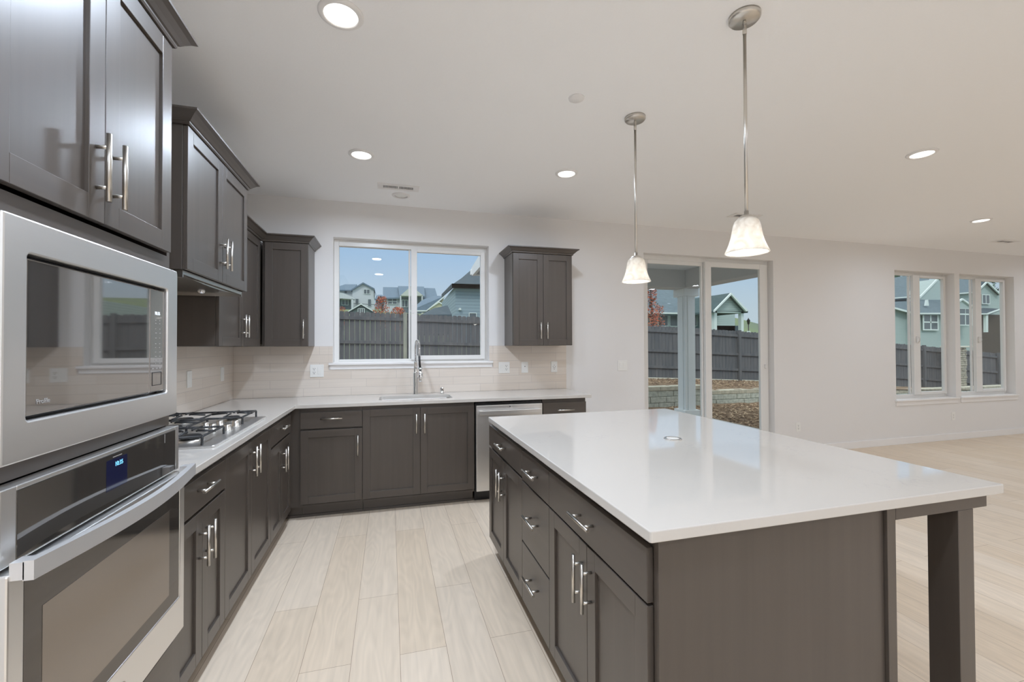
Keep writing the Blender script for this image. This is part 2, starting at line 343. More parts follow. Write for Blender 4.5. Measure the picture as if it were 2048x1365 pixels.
def rrect(x0, x1, y0, y1, rad, n=5):
    p = []
    for cx, cy, a0 in ((x1-rad, y1-rad, 0), (x0+rad, y1-rad, 90), (x0+rad, y0+rad, 180), (x1-rad, y0+rad, 270)):
        for k in range(n+1): a = math.radians(a0+90*k/n); p.append((cx+rad*math.cos(a), cy+rad*math.sin(a)))
    return p
def ring(mb, x0, x1, z0, z1, y0, y1, wl, wr, wb_, wt):
    mb.box(x0, x0+wl, y0, y1, z0, z1).box(x1-wr, x1, y0, y1, z0, z1).box(x0+wl, x1-wr, y0, y1, z0, z0+wb_).box(x0+wl, x1-wr, y0, y1, z1-wt, z1); return mb
def slider_window(n, o, fl, fb, ft, mull, y0, horn, pane, sill_drop):
    a, b, z0, z1 = o; r = struct('window_%d' % n, (a, y0, z0))
    ring(MB(), a, b, z0, z1, y0+.012, WT-.004, fl, fl, fb, ft).build('frame', 'vinyl', r, bevel=.003)
    m0, m1 = mull
    ring(MB(), m0, b-fl+.012, z0+fb-.008, z1-ft+.008, y0-.012, y0+.03, m1-m0, .044, .04, .034).build('sash', 'vinyl', r, bevel=.004)
    MB().box(m0-.022, m0-.004, y0+.03, y0+.058, z0+fb, z1-ft).build('meeting_stile', 'vinyl', r, bevel=.002)
    MB().box(m1-.004, b-fl-.028, y0+.006, y0+.012, z0+fb+.026, z1-ft-.020).build('pane', pane, r)
    MB().box(a+fl-.004, m0-.018, y0+.044, y0+.050, z0+fb-.004, z1-ft+.004).build('pane', pane, r)
    if sill_drop:                        # stool and apron
        MB().box(a-horn, b+horn, -.032, 0, z0-.020, z0).box(a, b, 0, y0+.012, z0-.006, z0+.002).build('sill', 'trim_paint', r, bevel=.003)
        MB().box(a-horn+.01, b+horn-.01, -.014, 0, z0-.020-sill_drop, z0-.020).build('apron', 'trim_paint', r, bevel=.002)
    return r
r1 = slider_window(1, W1, .042, .028, .062, (1.536, 1.594), .07, .036, 'pane_clear', .042)
MB().lathe([(.0, 0), (.010, 0), (.010, .012), (.0, .012)], (1.555, .056, 1.78), 12, 'Y').box(1.547, 1.563, .05, .058, 1.70, 1.86).build('latch', 'vinyl', r1)
for n, o in ((2, W2), (3, W3)):
    mc = (o[0]+o[1])/2
    rr = slider_window(n, o, .045, .055, .045, (mc-.10, mc+.03), .098, .028, 'pane_green', .058)
    MB().lathe([(.0, 0), (.045, 0), (.045, .022), (.0, .022)], (mc-.055, .064, 1.44), 20, 'Y').swap(lambda x, y, z: (x, y, z) if x > mc-.056 else (mc-.056+(x-mc+.056)*.15, y, z)).build('latch', 'vinyl', rr)
# sliding door
a, b, z0, z1 = D1; dr = struct('door_1', (a, .09, 0))
ring(MB(), a, b, 0, z1, .085, WT-.004, .055, .04, .04, .05).build('frame', 'vinyl', dr, bevel=.003)
ring(MB(), 4.978, b-.036, .03, z1-.045, .055, .09, .088, .115, .12, .062).build('sliding_panel', 'vinyl', dr, bevel=.004)
MB().box(5.06, 5.79, .068, .074, .14, z1-.10).build('pane', 'pane_green', dr)
ring(MB(), a+.04, 5.03, .03, z1-.045, .098, .132, .075, .075, .12, .05).build('fixed_panel', 'vinyl', dr, bevel=.004)
MB().box(a+.11, 4.96, .112, .118, .14, z1-.09).build('pane', 'pane_green', dr)
hp = [(4.20, .155, 1.04), (4.235, .20, 1.055), (4.255, .215, 1.11), (4.255, .215, 1.22), (4.235, .20, 1.275), (4.20, .155, 1.29)]
tag(MB().tube(hp, [.012, .014, .019, .019, .014, .012], 10).build('handle', 'bronze', dr), 'brown curved outer door handle')
MB().box(5.845, 5.875, .035, .055, 1.08, 1.13).build('latch', 'vinyl', dr, bevel=.004)
MB().box(a, b, -.005, .085, -.002, .012).build('threshold', 'nickel', dr)

# ------------------------------------------------------------------ cabinetry
# run frames: L faces +X (w along Y, d outward = X); B faces -Y (w along X); I faces -X on the island
XI = 2.752
MAP = {'L': lambda w, d, z: (d, w, z), 'B': lambda w, d, z: (w, -d, z), 'I': lambda w, d, z: (XI-d, w, z)}
class RB(MB):                                 # mesh builder in run coordinates (w, d, z)
    def __init__(s, run): super().__init__(); s.run = run
    def build(s, *a, **k): s.swap(MAP[s.run]); return super().build(*a, **k)
def shaker(run, parent, w0, w1, dface, z0, z1, fr=.058, name='door'):
    m = RB(run); t = .019; g = .0015; w0 += g; w1 -= g; z0 += g; z1 -= g
    m.box(w0, w0+fr, dface-t, dface, z0, z1).box(w1-fr, w1, dface-t, dface, z0, z1)
    m.mi = 1; m.box(w0+fr, w1-fr, dface-t, dface, z0, z0+fr).box(w0+fr, w1-fr, dface-t, dface, z1-fr, z1)
    m.mi = 0; m.box(w0+fr-.002, w1-fr+.002, dface-t, dface-.0095, z0+fr-.002, z1-fr+.002)
    return m.build(name, ['wood', 'wood_flat'], parent, bevel=.0012)
def slabfront(run, parent, w0, w1, dface, z0, z1, name='drawer'):
    g = .0015
    return RB(run).box(w0+g, w1-g, dface-.019, dface, z0+g, z1-g).build(name, 'wood_flat', parent, bevel=.0016)
def bar(run, parent, w, z, dface, vert=True, L=.162, r=.006, st=.034):
    m = RB(run); d = dface+st
    if vert:
        m.tube([(w, d, z-L/2), (w, d, z+L/2)], r, 12)
        for k in (-1, 1): m.tube([(w, dface-.001, z+k*.048*L/.162), (w, d, z+k*.048*L/.162)], r*.8, 10)
    else:
        m.tube([(w-L/2, d, z), (w+L/2, d, z)], r, 12)
        for k in (-1, 1): m.tube([(w+k*.048, dface-.001, z), (w+k*.048, d, z)], r*.8, 10)
    return m.build('handle', 'nickel', parent)
CT = .884
def carcass(run, root, w0, w1, d0, dbox, kick=.07, ztop=CT, zb=.10):
    m = RB(run); t = .016
    m.box(w0, w0+t, d0, dbox, zb, ztop).box(w1-t, w1, d0, dbox, zb, ztop).box(w0+t, w1-t, d0, d0+.008, zb, ztop)
    m.box(w0+t, w1-t, d0+.008, dbox, zb, zb+t).box(w0+t, w1-t, dbox-.02, dbox, ztop-.04, ztop).box(w0+t, w1-t, dbox-.03, dbox-.004, zb+t, ztop-.04)
    m.build('body', 'wood', root)
    RB(run).box(w0, w1, d0+.05, dbox-kick, 0, zb).box(w0, w1, dbox-kick, dbox-kick+.009, 0, .02).build('toe_kick', 'wood_flat', root, bevel=.002)
def base_cab(run, w0, w1, d0, dface, label, fronts, loc=None, name='base_cabinet', extra=None):
    """fronts: ('drawer', z0, z1) full-width drawer, ('doors', z0, z1, n, hand) doors with handles near the top"""
    p = MAP[run]((w0+w1)/2, dface-.3, 0); r = thing(name, p, label, 'cabinet')
    carcass(run, r, w0+.0005, w1-.0005, d0, dface-.020)
    for f in fronts:
        if f[0] == 'drawer':
            dw = slabfront(run, r, w0, w1, dface, f[1], f[2]); bar(run, dw, (w0+w1)/2, f[3] if len(f) > 3 else (f[1]+f[2])/2+.005, dface, False)
        else:
            z0, z1, n = f[1:4]; hz = f[5] if len(f) > 5 else z1-.135
            for k in range(n):
                a_, b_ = w0+(w1-w0)*k/n, w0+(w1-w0)*(k+1)/n
                d_ = shaker(run, r, a_, b_, dface, z0, z1)
                side = f[4] if n == 1 else ('b' if k == 0 else 'a')
                bar(run, d_, (b_-.034) if side == 'b' else (a_+.034), hz, dface)
    if extra: extra(r)
    return r
LF = .600
base_cab('L', -1.25, -.66, .004, LF, 'dark brown base cabinet on the left run, nearest the corner, one drawer above two doors', [('drawer', .718, .850, .80), ('doors', .11, .708, 2, None, .575)])
base_cab('L', -2.06, -1.25, .004, LF, 'dark brown base cabinet under the gas cooktop, two full-height doors', [('doors', .11, .850, 2, None, .745)])
base_cab('L', -2.567, -2.06, .004, LF, 'dark brown base cabinet between cooktop cabinet and oven tower, drawer over two doors', [('drawer', .718, .850, .80), ('doors', .11, .708, 2, None, .575)])
def filler(r): MB().box(.602, .653, -.574, -.02, .10, CT).box(.50, .5815, -.6592, -.5745, .10, CT).box(.50, .602, -.5745, -.50, .10, CT).build('filler', 'wood', r); RB('B').box(.531, .653, .02, .51, 0, .10).box(.531, .653, .51, .519, 0, .02).build('toe_kick', 'wood_flat', r)
base_cab('B', .653, 1.118, .004, .60, 'dark brown base cabinet between corner and sink cabinet, one drawer above one door', [('drawer', .718, .850, .797), ('doors', .125, .708, 1, 'b', .572)], extra=filler)
base_cab('B', 1.118, 2.043, .004, .60, 'wide dark brown sink cabinet with two full-height doors below the sink', [('doors', .125, .855, 2, None, .722)])
base_cab('B', 2.675, 3.105, .004, .60, 'dark brown base cabinet right of the dishwasher, at the end of the counter', [('drawer', .718, .850, .78), ('doors', .125, .708, 1, 'a', .572)])
# island
IF = XI-1.965
base_cab('I', -2.275, -1.53, .0, IF, 'island cabinet farthest from the camera, one drawer above two doors', [('drawer', .715, .850, .785), ('doors', .11, .705, 2, None, .565)], name='island_cabinet')
base_cab('I', -2.66, -2.275, .0, IF, 'island cabinet with a stack of three slab drawers', [('drawer', .705, .850, .783), ('drawer', .405, .700, .566), ('drawer', .11, .400, .278)], name='island_cabinet')
base_cab('I', -3.378, -2.66, .0, IF, 'nearest island cabinet, one wide drawer above two tall doors', [('drawer', .705, .850, .783), ('doors', .11, .700, 2, None, .578)], name='island_cabinet')
r = thing('island_end_panel', (2.37, -3.39, 0), 'flat dark brown panel closing the near end of the island', 'panel')
MB().box(1.982, 2.752, -3.402, -3.381, 0, CT).build('panel', 'wood', r, bevel=.001)
MB().box(2.7535, 2.788, -3.412, -3.30, 0, CT).box(2.7525, 2.76, -3.30, -1.53, 0, CT).build('corner_post', 'wood', r, bevel=.001)
r = thing('island_leg_frame', (3.095, -3.37, 0), 'dark brown square leg with top rail holding the near island overhang', 'support')
MB().box(3.06, 3.13, -3.412, -3.328, 0, .842).build('leg', 'wood', r, bevel=.0015)
MB().box(2.789, 3.195, -3.412, -3.375, .842, CT).build('top_rail', 'wood_flat', r, bevel=.0015)
r = thing('island_leg_frame', (3.095, -1.60, 0), 'square leg under the far corner of the island overhang, hidden behind the near one', 'support')
MB().box(3.06, 3.13, -1.70, -1.616, 0, .842).build('leg', 'wood', r, bevel=.0015)
MB().box(2.789, 3.195, -1.672, -1.635, .842, CT).build('top_rail', 'wood_flat', r, bevel=.0015)
CTOP = .914
o = MB().slab(rrect(1.9405, 3.2485, -3.430, -1.6177, .008, 3), [], CT+.0005, CTOP).build('island_countertop', 'quartz', bevel=.003, at=(2.59, -2.52, .9))
tag(o, 'large white quartz countertop on the kitchen island', 'countertop')
SK = (1.245, 1.872, -.505, -.185)
o = MB().slab([(.001, -.001), (.001, -2.568), (.625, -2.568), (.625, -.625), (3.149, -.625), (3.149, -.001)], [rrect(*SK, .03)[::-1]], CT+.0005, CTOP).build('countertop', 'quartz', bevel=.003, at=(.3, -.3, .9))
tag(o, 'white quartz L-shaped countertop along the left and window walls', 'countertop')
# backsplash
r = thing('tile_backsplash', (0, 0, 0), 'beige stacked-length wall tile behind the L-shaped counter', 'backsplash')
z0, z1 = CTOP+.001, 1.3735
MB().box(.009, .787, -.008, -.0005, z0, z1).box(.787, 2.348, -.008, -.0005, z0, 1.155).box(2.348, 3.153, -.008, -.0005, z0, z1).box(.7875, .823, -.008, -.0005, 1.2205, z1).box(2.312, 2.3475, -.008, -.0005, 1.2205, z1).build('back_tiles', 'tile_back', r)
MB().box(.0005, .008, -2.568, -.0005, z0, z1).box(.0005, .008, -2.112, -1.2645, z1, 1.70).build('side_tiles', 'tile_left', r)
# wall cabinets
def crown(path, zb, zt, parent, pr=.056):
    h = zt-zb
    prof = [(-.012, zb), (.006, zb), (.010, zb+.006), (.010, zb+.012), (.016, zb+.015), (.026, zb+h*.45), (pr*.74, zb+h*.70), (pr-.004, zt-.011), (pr, zt-.009), (pr, zt), (-.012, zt)]
    return MB().sweep(path, prof).build('crown_molding', 'wood_flat', parent)
def wall_cab(run, w0, w1, dface, z0, z1, label, doors, path, zc, name='wall_cabinet', fr=.058, side=None, hz=None):
    p = MAP[run]((w0+w1)/2, 0, z0); r = thing(name, p, label, 'cabinet')
    m = RB(run); db = dface-.020; t = .016
    m.box(w0, w0+t, .009, db, z0, z1+.01).box(w1-t, w1, .009, db, z0, z1+.01).box(w0+t, w1-t, .009, .016, z0, z1+.01).box(w0+t, w1-t, .016, db, z0+.012, z0+.03).box(w0+t, w1-t, .016, db, z1-.01, z1+.01).box(w0+t, w1-t, db-.02, db-.002, z0+.03, z1-.01)
    m.build('body', 'wood', r, bevel=.001)
    n = len(doors)
    for k, (a_, b_) in enumerate(doors):
        d_ = shaker(run, r, a_, b_, dface, z0, z1, fr)
        sd_ = side or ('b' if k == 0 else 'a')
        bar(run, d_, (b_-.034) if sd_ == 'b' else (a_+.034), hz if hz else z0+.145, dface)
    if path: crown(path, z1+.002, zc, r)
    return r
UB = 1.374; UT = 2.245
wall_cab('L', -1.262, -.002, .31, UB, UT, 'dark two-door wall cabinet in the corner, partly hidden by the hood cabinet', [(-1.262, -.812), (-.812, -.362)], [(.31, -1.262), (.31, -.33)], 2.305)
wall_cab('B', .312, .667, .33, UB, UT, 'narrow single-door dark wall cabinet left of the kitchen window', [(.332, .667)], [(.31, -.33), (.667, -.33), (.667, -.001)], 2.305, side='b')
wall_cab('B', 2.472, 3.088, .33, UB, UT+.025, 'two-door dark wall cabinet right of the kitchen window', [(2.474, 2.781), (2.781, 3.086)], [(2.472, -.001), (2.472, -.33), (3.088, -.33), (3.088, -.001)], 2.328)
hc = wall_cab('L', -2.113, -1.263, .465, 1.715, 2.36, 'deeper dark wall cabinet with two doors above the cooktop, holding the hood', [(-2.113, -1.688), (-1.688, -1.263)], [(.001, -2.113), (.465, -2.113), (.465, -1.263), (.001, -1.263)], 2.418, hz=1.865)
# range hood insert under it
r = thing('range_hood', (.24, -1.688, 1.70), 'stainless steel hood insert under the cabinet above the cooktop', 'range hood')
hm = MB()
n = 14
for i in range(n):                              # shallow curved underside
    def hy(k): return -2.09+(.804)*k/n
    def hz_(k): return 1.700-.016*math.sin(PI*k/n)
    v = [(.03, hy(i), hz_(i)), (.03, hy(i+1), hz_(i+1)), (.425, hy(i+1), hz_(i+1)), (.425, hy(i), hz_(i))]
    hm.prism(v, (0, 0, .012))
hm.box(.012, .44, -2.094, -2.085, 1.682, 1.714).box(.012, .44, -1.291, -1.282, 1.682, 1.714).box(.43, .44, -2.085, -1.291, 1.695, 1.714)
bmesh.ops.remove_doubles(hm.bm, verts=hm.bm.verts[:], dist=1e-5)
hm.build('liner', 'hood_steel', r)
for yy in (-1.86, -1.50): MB().lathe([(.002, 0), (.014, .004), (.018, .012), (.018, .03), (.0, .03)], (.30, yy, 1.672), 16).build('lamp', 'chrome', r)

# oven tower
r = thing('oven_tower', (.3, -2.97, 0), 'tall dark brown cabinet at left holding the microwave and wall oven', 'cabinet')
TY0, TY1, TX = -3.334, -2.570, .586
m = MB(); t = .019
m.box(.004, TX, TY0, TY0+t, 0, 2.42).box(.004, TX, TY1-t, TY1, 0, 2.42).box(.004, .012, TY0+t, TY1-t, .10, 2.42)
for za, zb in ((.10, .118), (.375, .393), (1.635, 1.684), (2.40, 2.42)): m.box(.012, TX, TY0+t, TY1-t, za, zb)
m.box(.012, .599, TY0, TY1-.028, 1.1025, 1.1405)
m.box(.012, TX-.03, TY0+t, TY1-t, 2.30, 2.40)
m.build('body', 'wood_flat', r)
MB().box(.06, TX-.07, TY0+t, TY1-t, 0, .10).build('toe_kick', 'wood_flat', r)
TF = .606; sp = -2.971
for k, (a_, b_) in enumerate(((-3.336, sp), (sp, -2.605))):
    d_ = shaker('L', r, a_, b_, TF, 1.692, 2.408, .062); bar('L', d_, b_-.036 if k == 0 else a_+.036, 1.832, TF, L=.176, r=.0065, st=.027)
dw = slabfront('L', r, -3.334, -2.60, TF+.01, .118, .362)
bar('L', dw, -2.97, .27, TF+.01, False)
crown([(.001, -3.334), (.606, -3.334), (.606, -2.602), (.001, -2.602)], 2.410, 2.468, r)
# microwave
r = thing('microwave', (.3, -2.97, 1.14), 'built-in stainless microwave with dark glass door in the oven tower', 'microwave')
m = MB(); m.box(.03, .60, -3.25, -2.70, 1.20, 1.575); m.build('body', 'black_plastic', r)
m = MB().slab(rrect(-3.322, -2.618, 1.142, 1.628, .004, 2), [rrect(-3.262, -2.684, 1.220, 1.558, .008, 3)[::-1]], .600, .630).swap(lambda x, y, z: (z, x, y)); tag(m.build('trim_kit', 'steel', r, bevel=.004), 'brushed steel trim frame')
m = MB().box(.60, .622, -3.2535, -2.779, 1.228, 1.5495); tag(m.build('door', 'mirror_glass', r, bevel=.003), 'dark mirror glass door')
p_ = MB().box(.60, .622, -2.7765, -2.6875, 1.228, 1.5495).build('control_panel', 'mirror_glass', r, bevel=.003)
m = MB(); ring(m, -2.763, -2.706, 1.248, 1.290, .6222, .6228, .002, .002, .002, .002); m.swap(lambda x, y, z: (y, x, z)); m.build('open_button', 'black_plastic', p_)
text('10:35', .015, (.6224, -2.750, 1.470), (0, 1, 0), (0, 0, 1), 'digits_white', p_)
m = MB(); rnd = random.Random(4)
for i, zz in enumerate((1.452, 1.442, 1.425, 1.412, 1.396, 1.378, 1.366, 1.352, 1.338, 1.326, 1.316)):
    for yy in (-2.747, -2.722): m.box(.6221, .6226, yy, yy+.005+.006*rnd.random(), zz, zz+.0022)
for yy in (-2.765, -2.742, -2.722): m.box(.6221, .6226, yy, yy+.013, 1.318-.018, 1.3035)
m.build('keypad_marks', 'print_pale', p_)
text('Profile', .0145, (.6224, -3.225, 1.250), (0, 1, 0), (0, 0, 1), 'print_pale', r)
# wall oven
r = thing('wall_oven', (.3, -2.97, .40), 'stainless wall oven with black glass door and bowed handle below the microwave', 'oven')
MB().box(.03, .60, -3.30, -2.62, .42, 1.09).build('body', 'black_plastic', r)
OY0, OY1 = -3.328, -2.612
m = MB().box(.60, .634, OY0, OY0+.038, .952, 1.100).box(.60, .634, OY1-.026, OY1, .952, 1.100).box(.60, .634, OY0+.038, OY1-.026, 1.090, 1.100).box(.60, .634, OY0+.038, OY1-.026, .952, .956).build('control_frame', 'steel', r, bevel=.003)
cp = MB().box(.60, .6345, OY0+.038, OY1-.026, .956, 1.090).build('control_panel', 'oven_glass', r, bevel=.001)
ds = MB().box(.634, .6350, -3.012, -2.920, .997, 1.076).build('display', 'display', cp)
text('10:35', .0165, (.6352, -2.977, 1.055), (0, 1, 0), (0, 0, 1), 'digits', cp, name='clock_digits')
MB().box(.6345, .6348, -2.985, -2.945, 1.0795, 1.0815).build('lettering_line', 'print_pale', cp)
MB().box(.6345, .6348, -2.712, -2.709, 1.060, 1.088).build('panel_mark', 'print_pale', cp)
od = MB().slab(rrect(OY0-.006, OY1+.006, .408, .944, .004, 2), [rrect(OY0+.034, OY1-.030, .530, .924, .003, 2)[::-1]], .603, .650).swap(lambda x, y, z: (z, x, y))
od = od.build('door', 'steel', r, bevel=.004)
MB().box(.61, .6485, OY0+.034, OY1-.030, .530, .924).build('door_glass', 'oven_glass', od, bevel=.001)
MB().box(.6485, .6492, OY0+.082, OY1-.100, .572, .842).build('window', 'oven_window', od)
m = MB(); N = 18; ya, yb = OY0+.0, OY1-.0; pts = []
for i in range(N+1):
    k = i/N; pts.append((.668+.036*math.sin(PI*k), ya+(yb-ya)*k))
for (x0, y0), (x1, y1) in zip(pts, pts[1:]):
    m.prism([(x0, y0, .930), (x1, y1, .930), (x1, y1, .967), (x0, y0, .967)], (.017, 0, 0))
bmesh.ops.remove_doubles(m.bm, verts=m.bm.verts[:], dist=1e-5)
m.box(.648, .670, ya, ya+.030, .932, .965).box(.648, .670, yb-.030, yb, .932, .965)
m.build('handle', 'steel_handle', od)
lg = MB().lathe([(.0, 0), (.0155, 0), (.0155, .002), (.0135, .003), (.0, .003)], (.6502, -2.97, .468), 28, 'X').build('badge', 'nickel', od)
text('GE', .014, (.6534, -2.9795, .463), (0, 1, 0), (0, 0, 1), 'steel', od)

# dishwasher
r = thing('dishwasher', (2.36, -.3, 0), 'stainless dishwasher with bar handle between sink cabinet and end cabinet', 'dishwasher')
MB().box(2.052, 2.668, -.585, -.03, .10, .872).build('body', 'black_plastic', r)
dd = MB().box(2.056, 2.664, -.617, -.588, .105, .850).build('door', 'steel', r, bevel=.004)
m = MB().box(2.078, 2.642, -.662, -.645, .772, .808).box(2.085, 2.115, -.646, -.617, .777, .803).box(2.605, 2.635, -.646, -.617, .777, .803); m.build('handle', 'steel', dd, bevel=.003)
MB().lathe([(0, 0), (.006, 0), (.006, .001), (0, .001)], (2.36, -.6185, .833), 16, 'Y').build('badge', 'slot', dd)
MB().box(2.056, 2.664, -.52, -.50, 0, .10).build('toe_kick', 'black_plastic', r)
# ------------------------------------------------------------------ sink, faucet, cooktop
r = thing('kitchen_sink', (1.56, -.345, .70), 'undermount stainless sink basin in the counter below the kitchen window', 'sink')
m = MB(); x0, x1, y0, y1 = SK; e = .006; loops = []
for (k, z) in ((.012, .8835), (-e, .8835), (-e, .8815), (.004, .86), (.010, .70), (.03, .682)): loops.append([(x, y, z) for x, y in rrect(x0-.012+k if k > 0 else x0+k, x1+.012-k if k > 0 else x1-k, y0-.012+k if k > 0 else y0+k, y1+.012-k if k > 0 else y1-k, .035)])
loops = [[(x, y, z) for x, y in rrect(x0-g, x1+g, y0-g, y1+g, .03+.3*abs(g))] for g, z in ((.03, .8838), (.004, .8838), (.003, .875), (-.004, .72), (-.03, .690))]
vs = [[m.bm.verts.new(p) for p in lp] for lp in loops]
for a_, b_ in zip(vs, vs[1:]):
    for i in range(len(a_)): m._f([a_[i], a_[(i+1) % len(a_)], b_[(i+1) % len(a_)], b_[i]])
m._f(vs[-1])
sk = m.build('basin', 'steel', r)
sol = sk.modifiers.new('skin', 'SOLIDIFY'); sol.thickness = .0015; sol.offset = 0
MB().lathe([(0, .6905), (.045, .6905), (.045, .6935), (.03, .6935), (.028, .6915), (0, .6915)], (1.56, -.30, 0), 24).build('drain', 'chrome', r)

fx, fy = 1.568, -.12
r = thing('kitchen_faucet', (fx, fy, CTOP), 'tall chrome spring-neck faucet with black spray hose behind the sink', 'faucet')
MB().lathe([(0, 0), (.027, 0), (.027, .006), (.0225, .010), (.0225, .205), (.018, .209), (.0165, .212), (.0165, .300), (.018, .304), (.012, .314), (0, .314)], (fx, fy, CTOP), 28).build('body', 'chrome', r)
arc = [Vector((fx, fy, 1.22)), Vector((fx, fy, 1.33))]
for k in range(1, 13):
    a_ = PI*k/12; arc.append(Vector((fx+.012*(1-math.cos(a_)), fy-.085*(1-math.cos(a_)), 1.335+.085*math.sin(a_))))
arc.append(arc[-1]+Vector((0, 0, -.06)))
MB().tube(arc, .0075, 10).build('neck', 'chrome', r)
L_ = [0]
for p, q in zip(arc, arc[1:]): L_.append(L_[-1]+(q-p).length)
tot = L_[-1]; turns = 46; sp_ = []
def arcat(s):
    for i in range(len(arc)-1):
        if s <= L_[i+1] or i == len(arc)-2:
            k = (s-L_[i])/(L_[i+1]-L_[i]); return arc[i].lerp(arc[i+1], k), (arc[i+1]-arc[i]).normalized()
for i in range(turns*8+1):
    s_ = tot*i/(turns*8); p, t_ = arcat(s_); u_ = Vector((1, 0, 0)); w_ = t_.cross(u_).normalized(); an = 2*PI*i/8
    sp_.append(p+(u_*math.cos(an)+w_*math.sin(an))*.0115)
MB().tube(sp_, .0022, 5).build('spring', 'chrome', r)
hx, hy_ = arc[-1].x, arc[-1].y
MB().tube([(hx, hy_, 1.285), (hx+.004, hy_-.004, 1.21), (hx+.008, hy_-.002, 1.17)], .0095, 12).build('hose', 'black_plastic', r)
MB().lathe([(0, 0), (.016, 0), (.016, .022), (.010, .024), (0, .024)], (hx+.009, hy_, 1.155), 18).build('collar', 'black_plastic', r)
MB().lathe([(0, 0), (.013, 0), (.016, .01), (.013, .105), (0, .107)], (hx+.009, hy_, 1.048), 20).build('spray_head', 'chrome', r)
MB().tube([(fx, fy, 1.165), (hx+.009, hy_+.012, 1.165)], .006, 10).lathe([(.017, 0), (.021, 0), (.021, .016), (.017, .016)], (hx+.009, hy_, 1.157), 20, closed=True).build('holder_arm', 'chrome', r)
MB().tube([(fx+.015, fy, 1.075), (fx+.072, fy-.006, 1.078)], [.012, .010], 12).tube([(fx+.060, fy-.006, 1.075), (fx+.066, fy-.01, 1.115)], [.006, .004], 10).build('lever', 'chrome', r)
r = thing('air_gap', (1.821, -.092, CTOP), 'small chrome air gap cap on the counter right of the faucet', 'air gap')
MB().lathe([(0, 0), (.024, 0), (.024, .003), (.019, .005), (.019, .052), (.016, .058), (0, .058)], (1.821, -.092, CTOP), 24).build('cap', 'chrome', r)
MB().box(1.817, 1.825, -.1115, -.110, CTOP+.030, CTOP+.046).build('slot', 'slot', r)

r = thing('gas_cooktop', (.31, -1.668, CTOP), 'stainless gas cooktop with black cast-iron grates on the left counter', 'cooktop')
m = MB().slab(rrect(.045, .572, -2.098, -1.238, .012, 3), [], CTOP, CTOP+.011); m.build('tray', 'steel', r, bevel=.004)
CZ = CTOP+.011
burn = [(.42, -1.96, .048), (.17, -1.96, .040), (.215, -1.668, .058), (.17, -1.375, .046), (.42, -1.375, .040)]
for bx, by, br_ in burn:
    MB().lathe([(0, 0), (br_+.012, 0), (br_+.008, .006), (br_*.75, .010), (br_*.75, .016), (0, .016)], (bx, by, CZ), 28).build('burner_base', 'nickel', r)
    MB().lathe([(0, 0), (br_, 0), (br_, .008), (br_-.004, .011), (0, .012)], (bx, by, CZ+.016), 28).build('burner_cap', 'black_iron', r)
for kx, ky in ((.365, -1.615), (.418, -1.672), (.418, -1.568), (.500, -1.715), (.500, -1.585)):
    MB().lathe([(0, 0), (.024, 0), (.024, .004), (.0195, .006), (.018, .030), (.016, .033), (0, .033)], (kx, ky, CZ), 24).build('knob', 'nickel', r)
def grate(xa, xb, ya, yb, centers):
    m = MB(); z = CZ+.040; h = .0055
    def barx(p, q): m.tube([p, q], h, 6)
    # bent frame: front and back bars drop to feet at the ends
    for x in (xa, xb): m.tube([(x, ya, CZ), (x, ya, z-.006), (x, ya+.008, z), (x, yb-.008, z), (x, yb, z-.006), (x, yb, CZ)], h, 6)
    for y in (ya, yb): m.tube([(xa, y, z-.002), (xb, y, z-.002)], h, 6)
    xm = (xa+xb)/2
    if len(centers) > 1: m.tube([(xm, ya, z-.002), (xm, yb, z-.002)], h, 6)
    for cx, cy in centers:                            # fingers that rise towards the outside
        for dx, dy in ((1, 0), (-1, 0), (0, 1), (0, -1)):
            ex = cx+dx*.10 if dx == 0 else (xb if dx > 0 else xa) if len(centers) == 1 else (cx+dx*(xb-xa)/4)
            ey = cy if dy == 0 else (yb if dy > 0 else ya)
            p0 = (cx+dx*.026, cy+dy*.026, z+.004); p1 = (ex, ey, z+.002)
            m.tube([p0, (cx+dx*.034, cy+dy*.034, z+.008), p1], [.004, h, h], 6)
    for y in [ya+(yb-ya)*k for k in (.18, .5, .82)]:   # raised fingers at the wall side
        m.tube([(xa, y, z-.002), (xa-.004, y, z+.012), (xa+.05, y-.02, z+.006)], [h, h, .004], 6)
    m.build('grate', 'black_iron', r)
grate(.085, .515, -2.085, -1.815, [(.42, -1.96), (.17, -1.96)])
grate(.085, .345, -1.800, -1.536, [(.215, -1.668)])
grate(.085, .515, -1.521, -1.252, [(.17, -1.375), (.42, -1.375)])

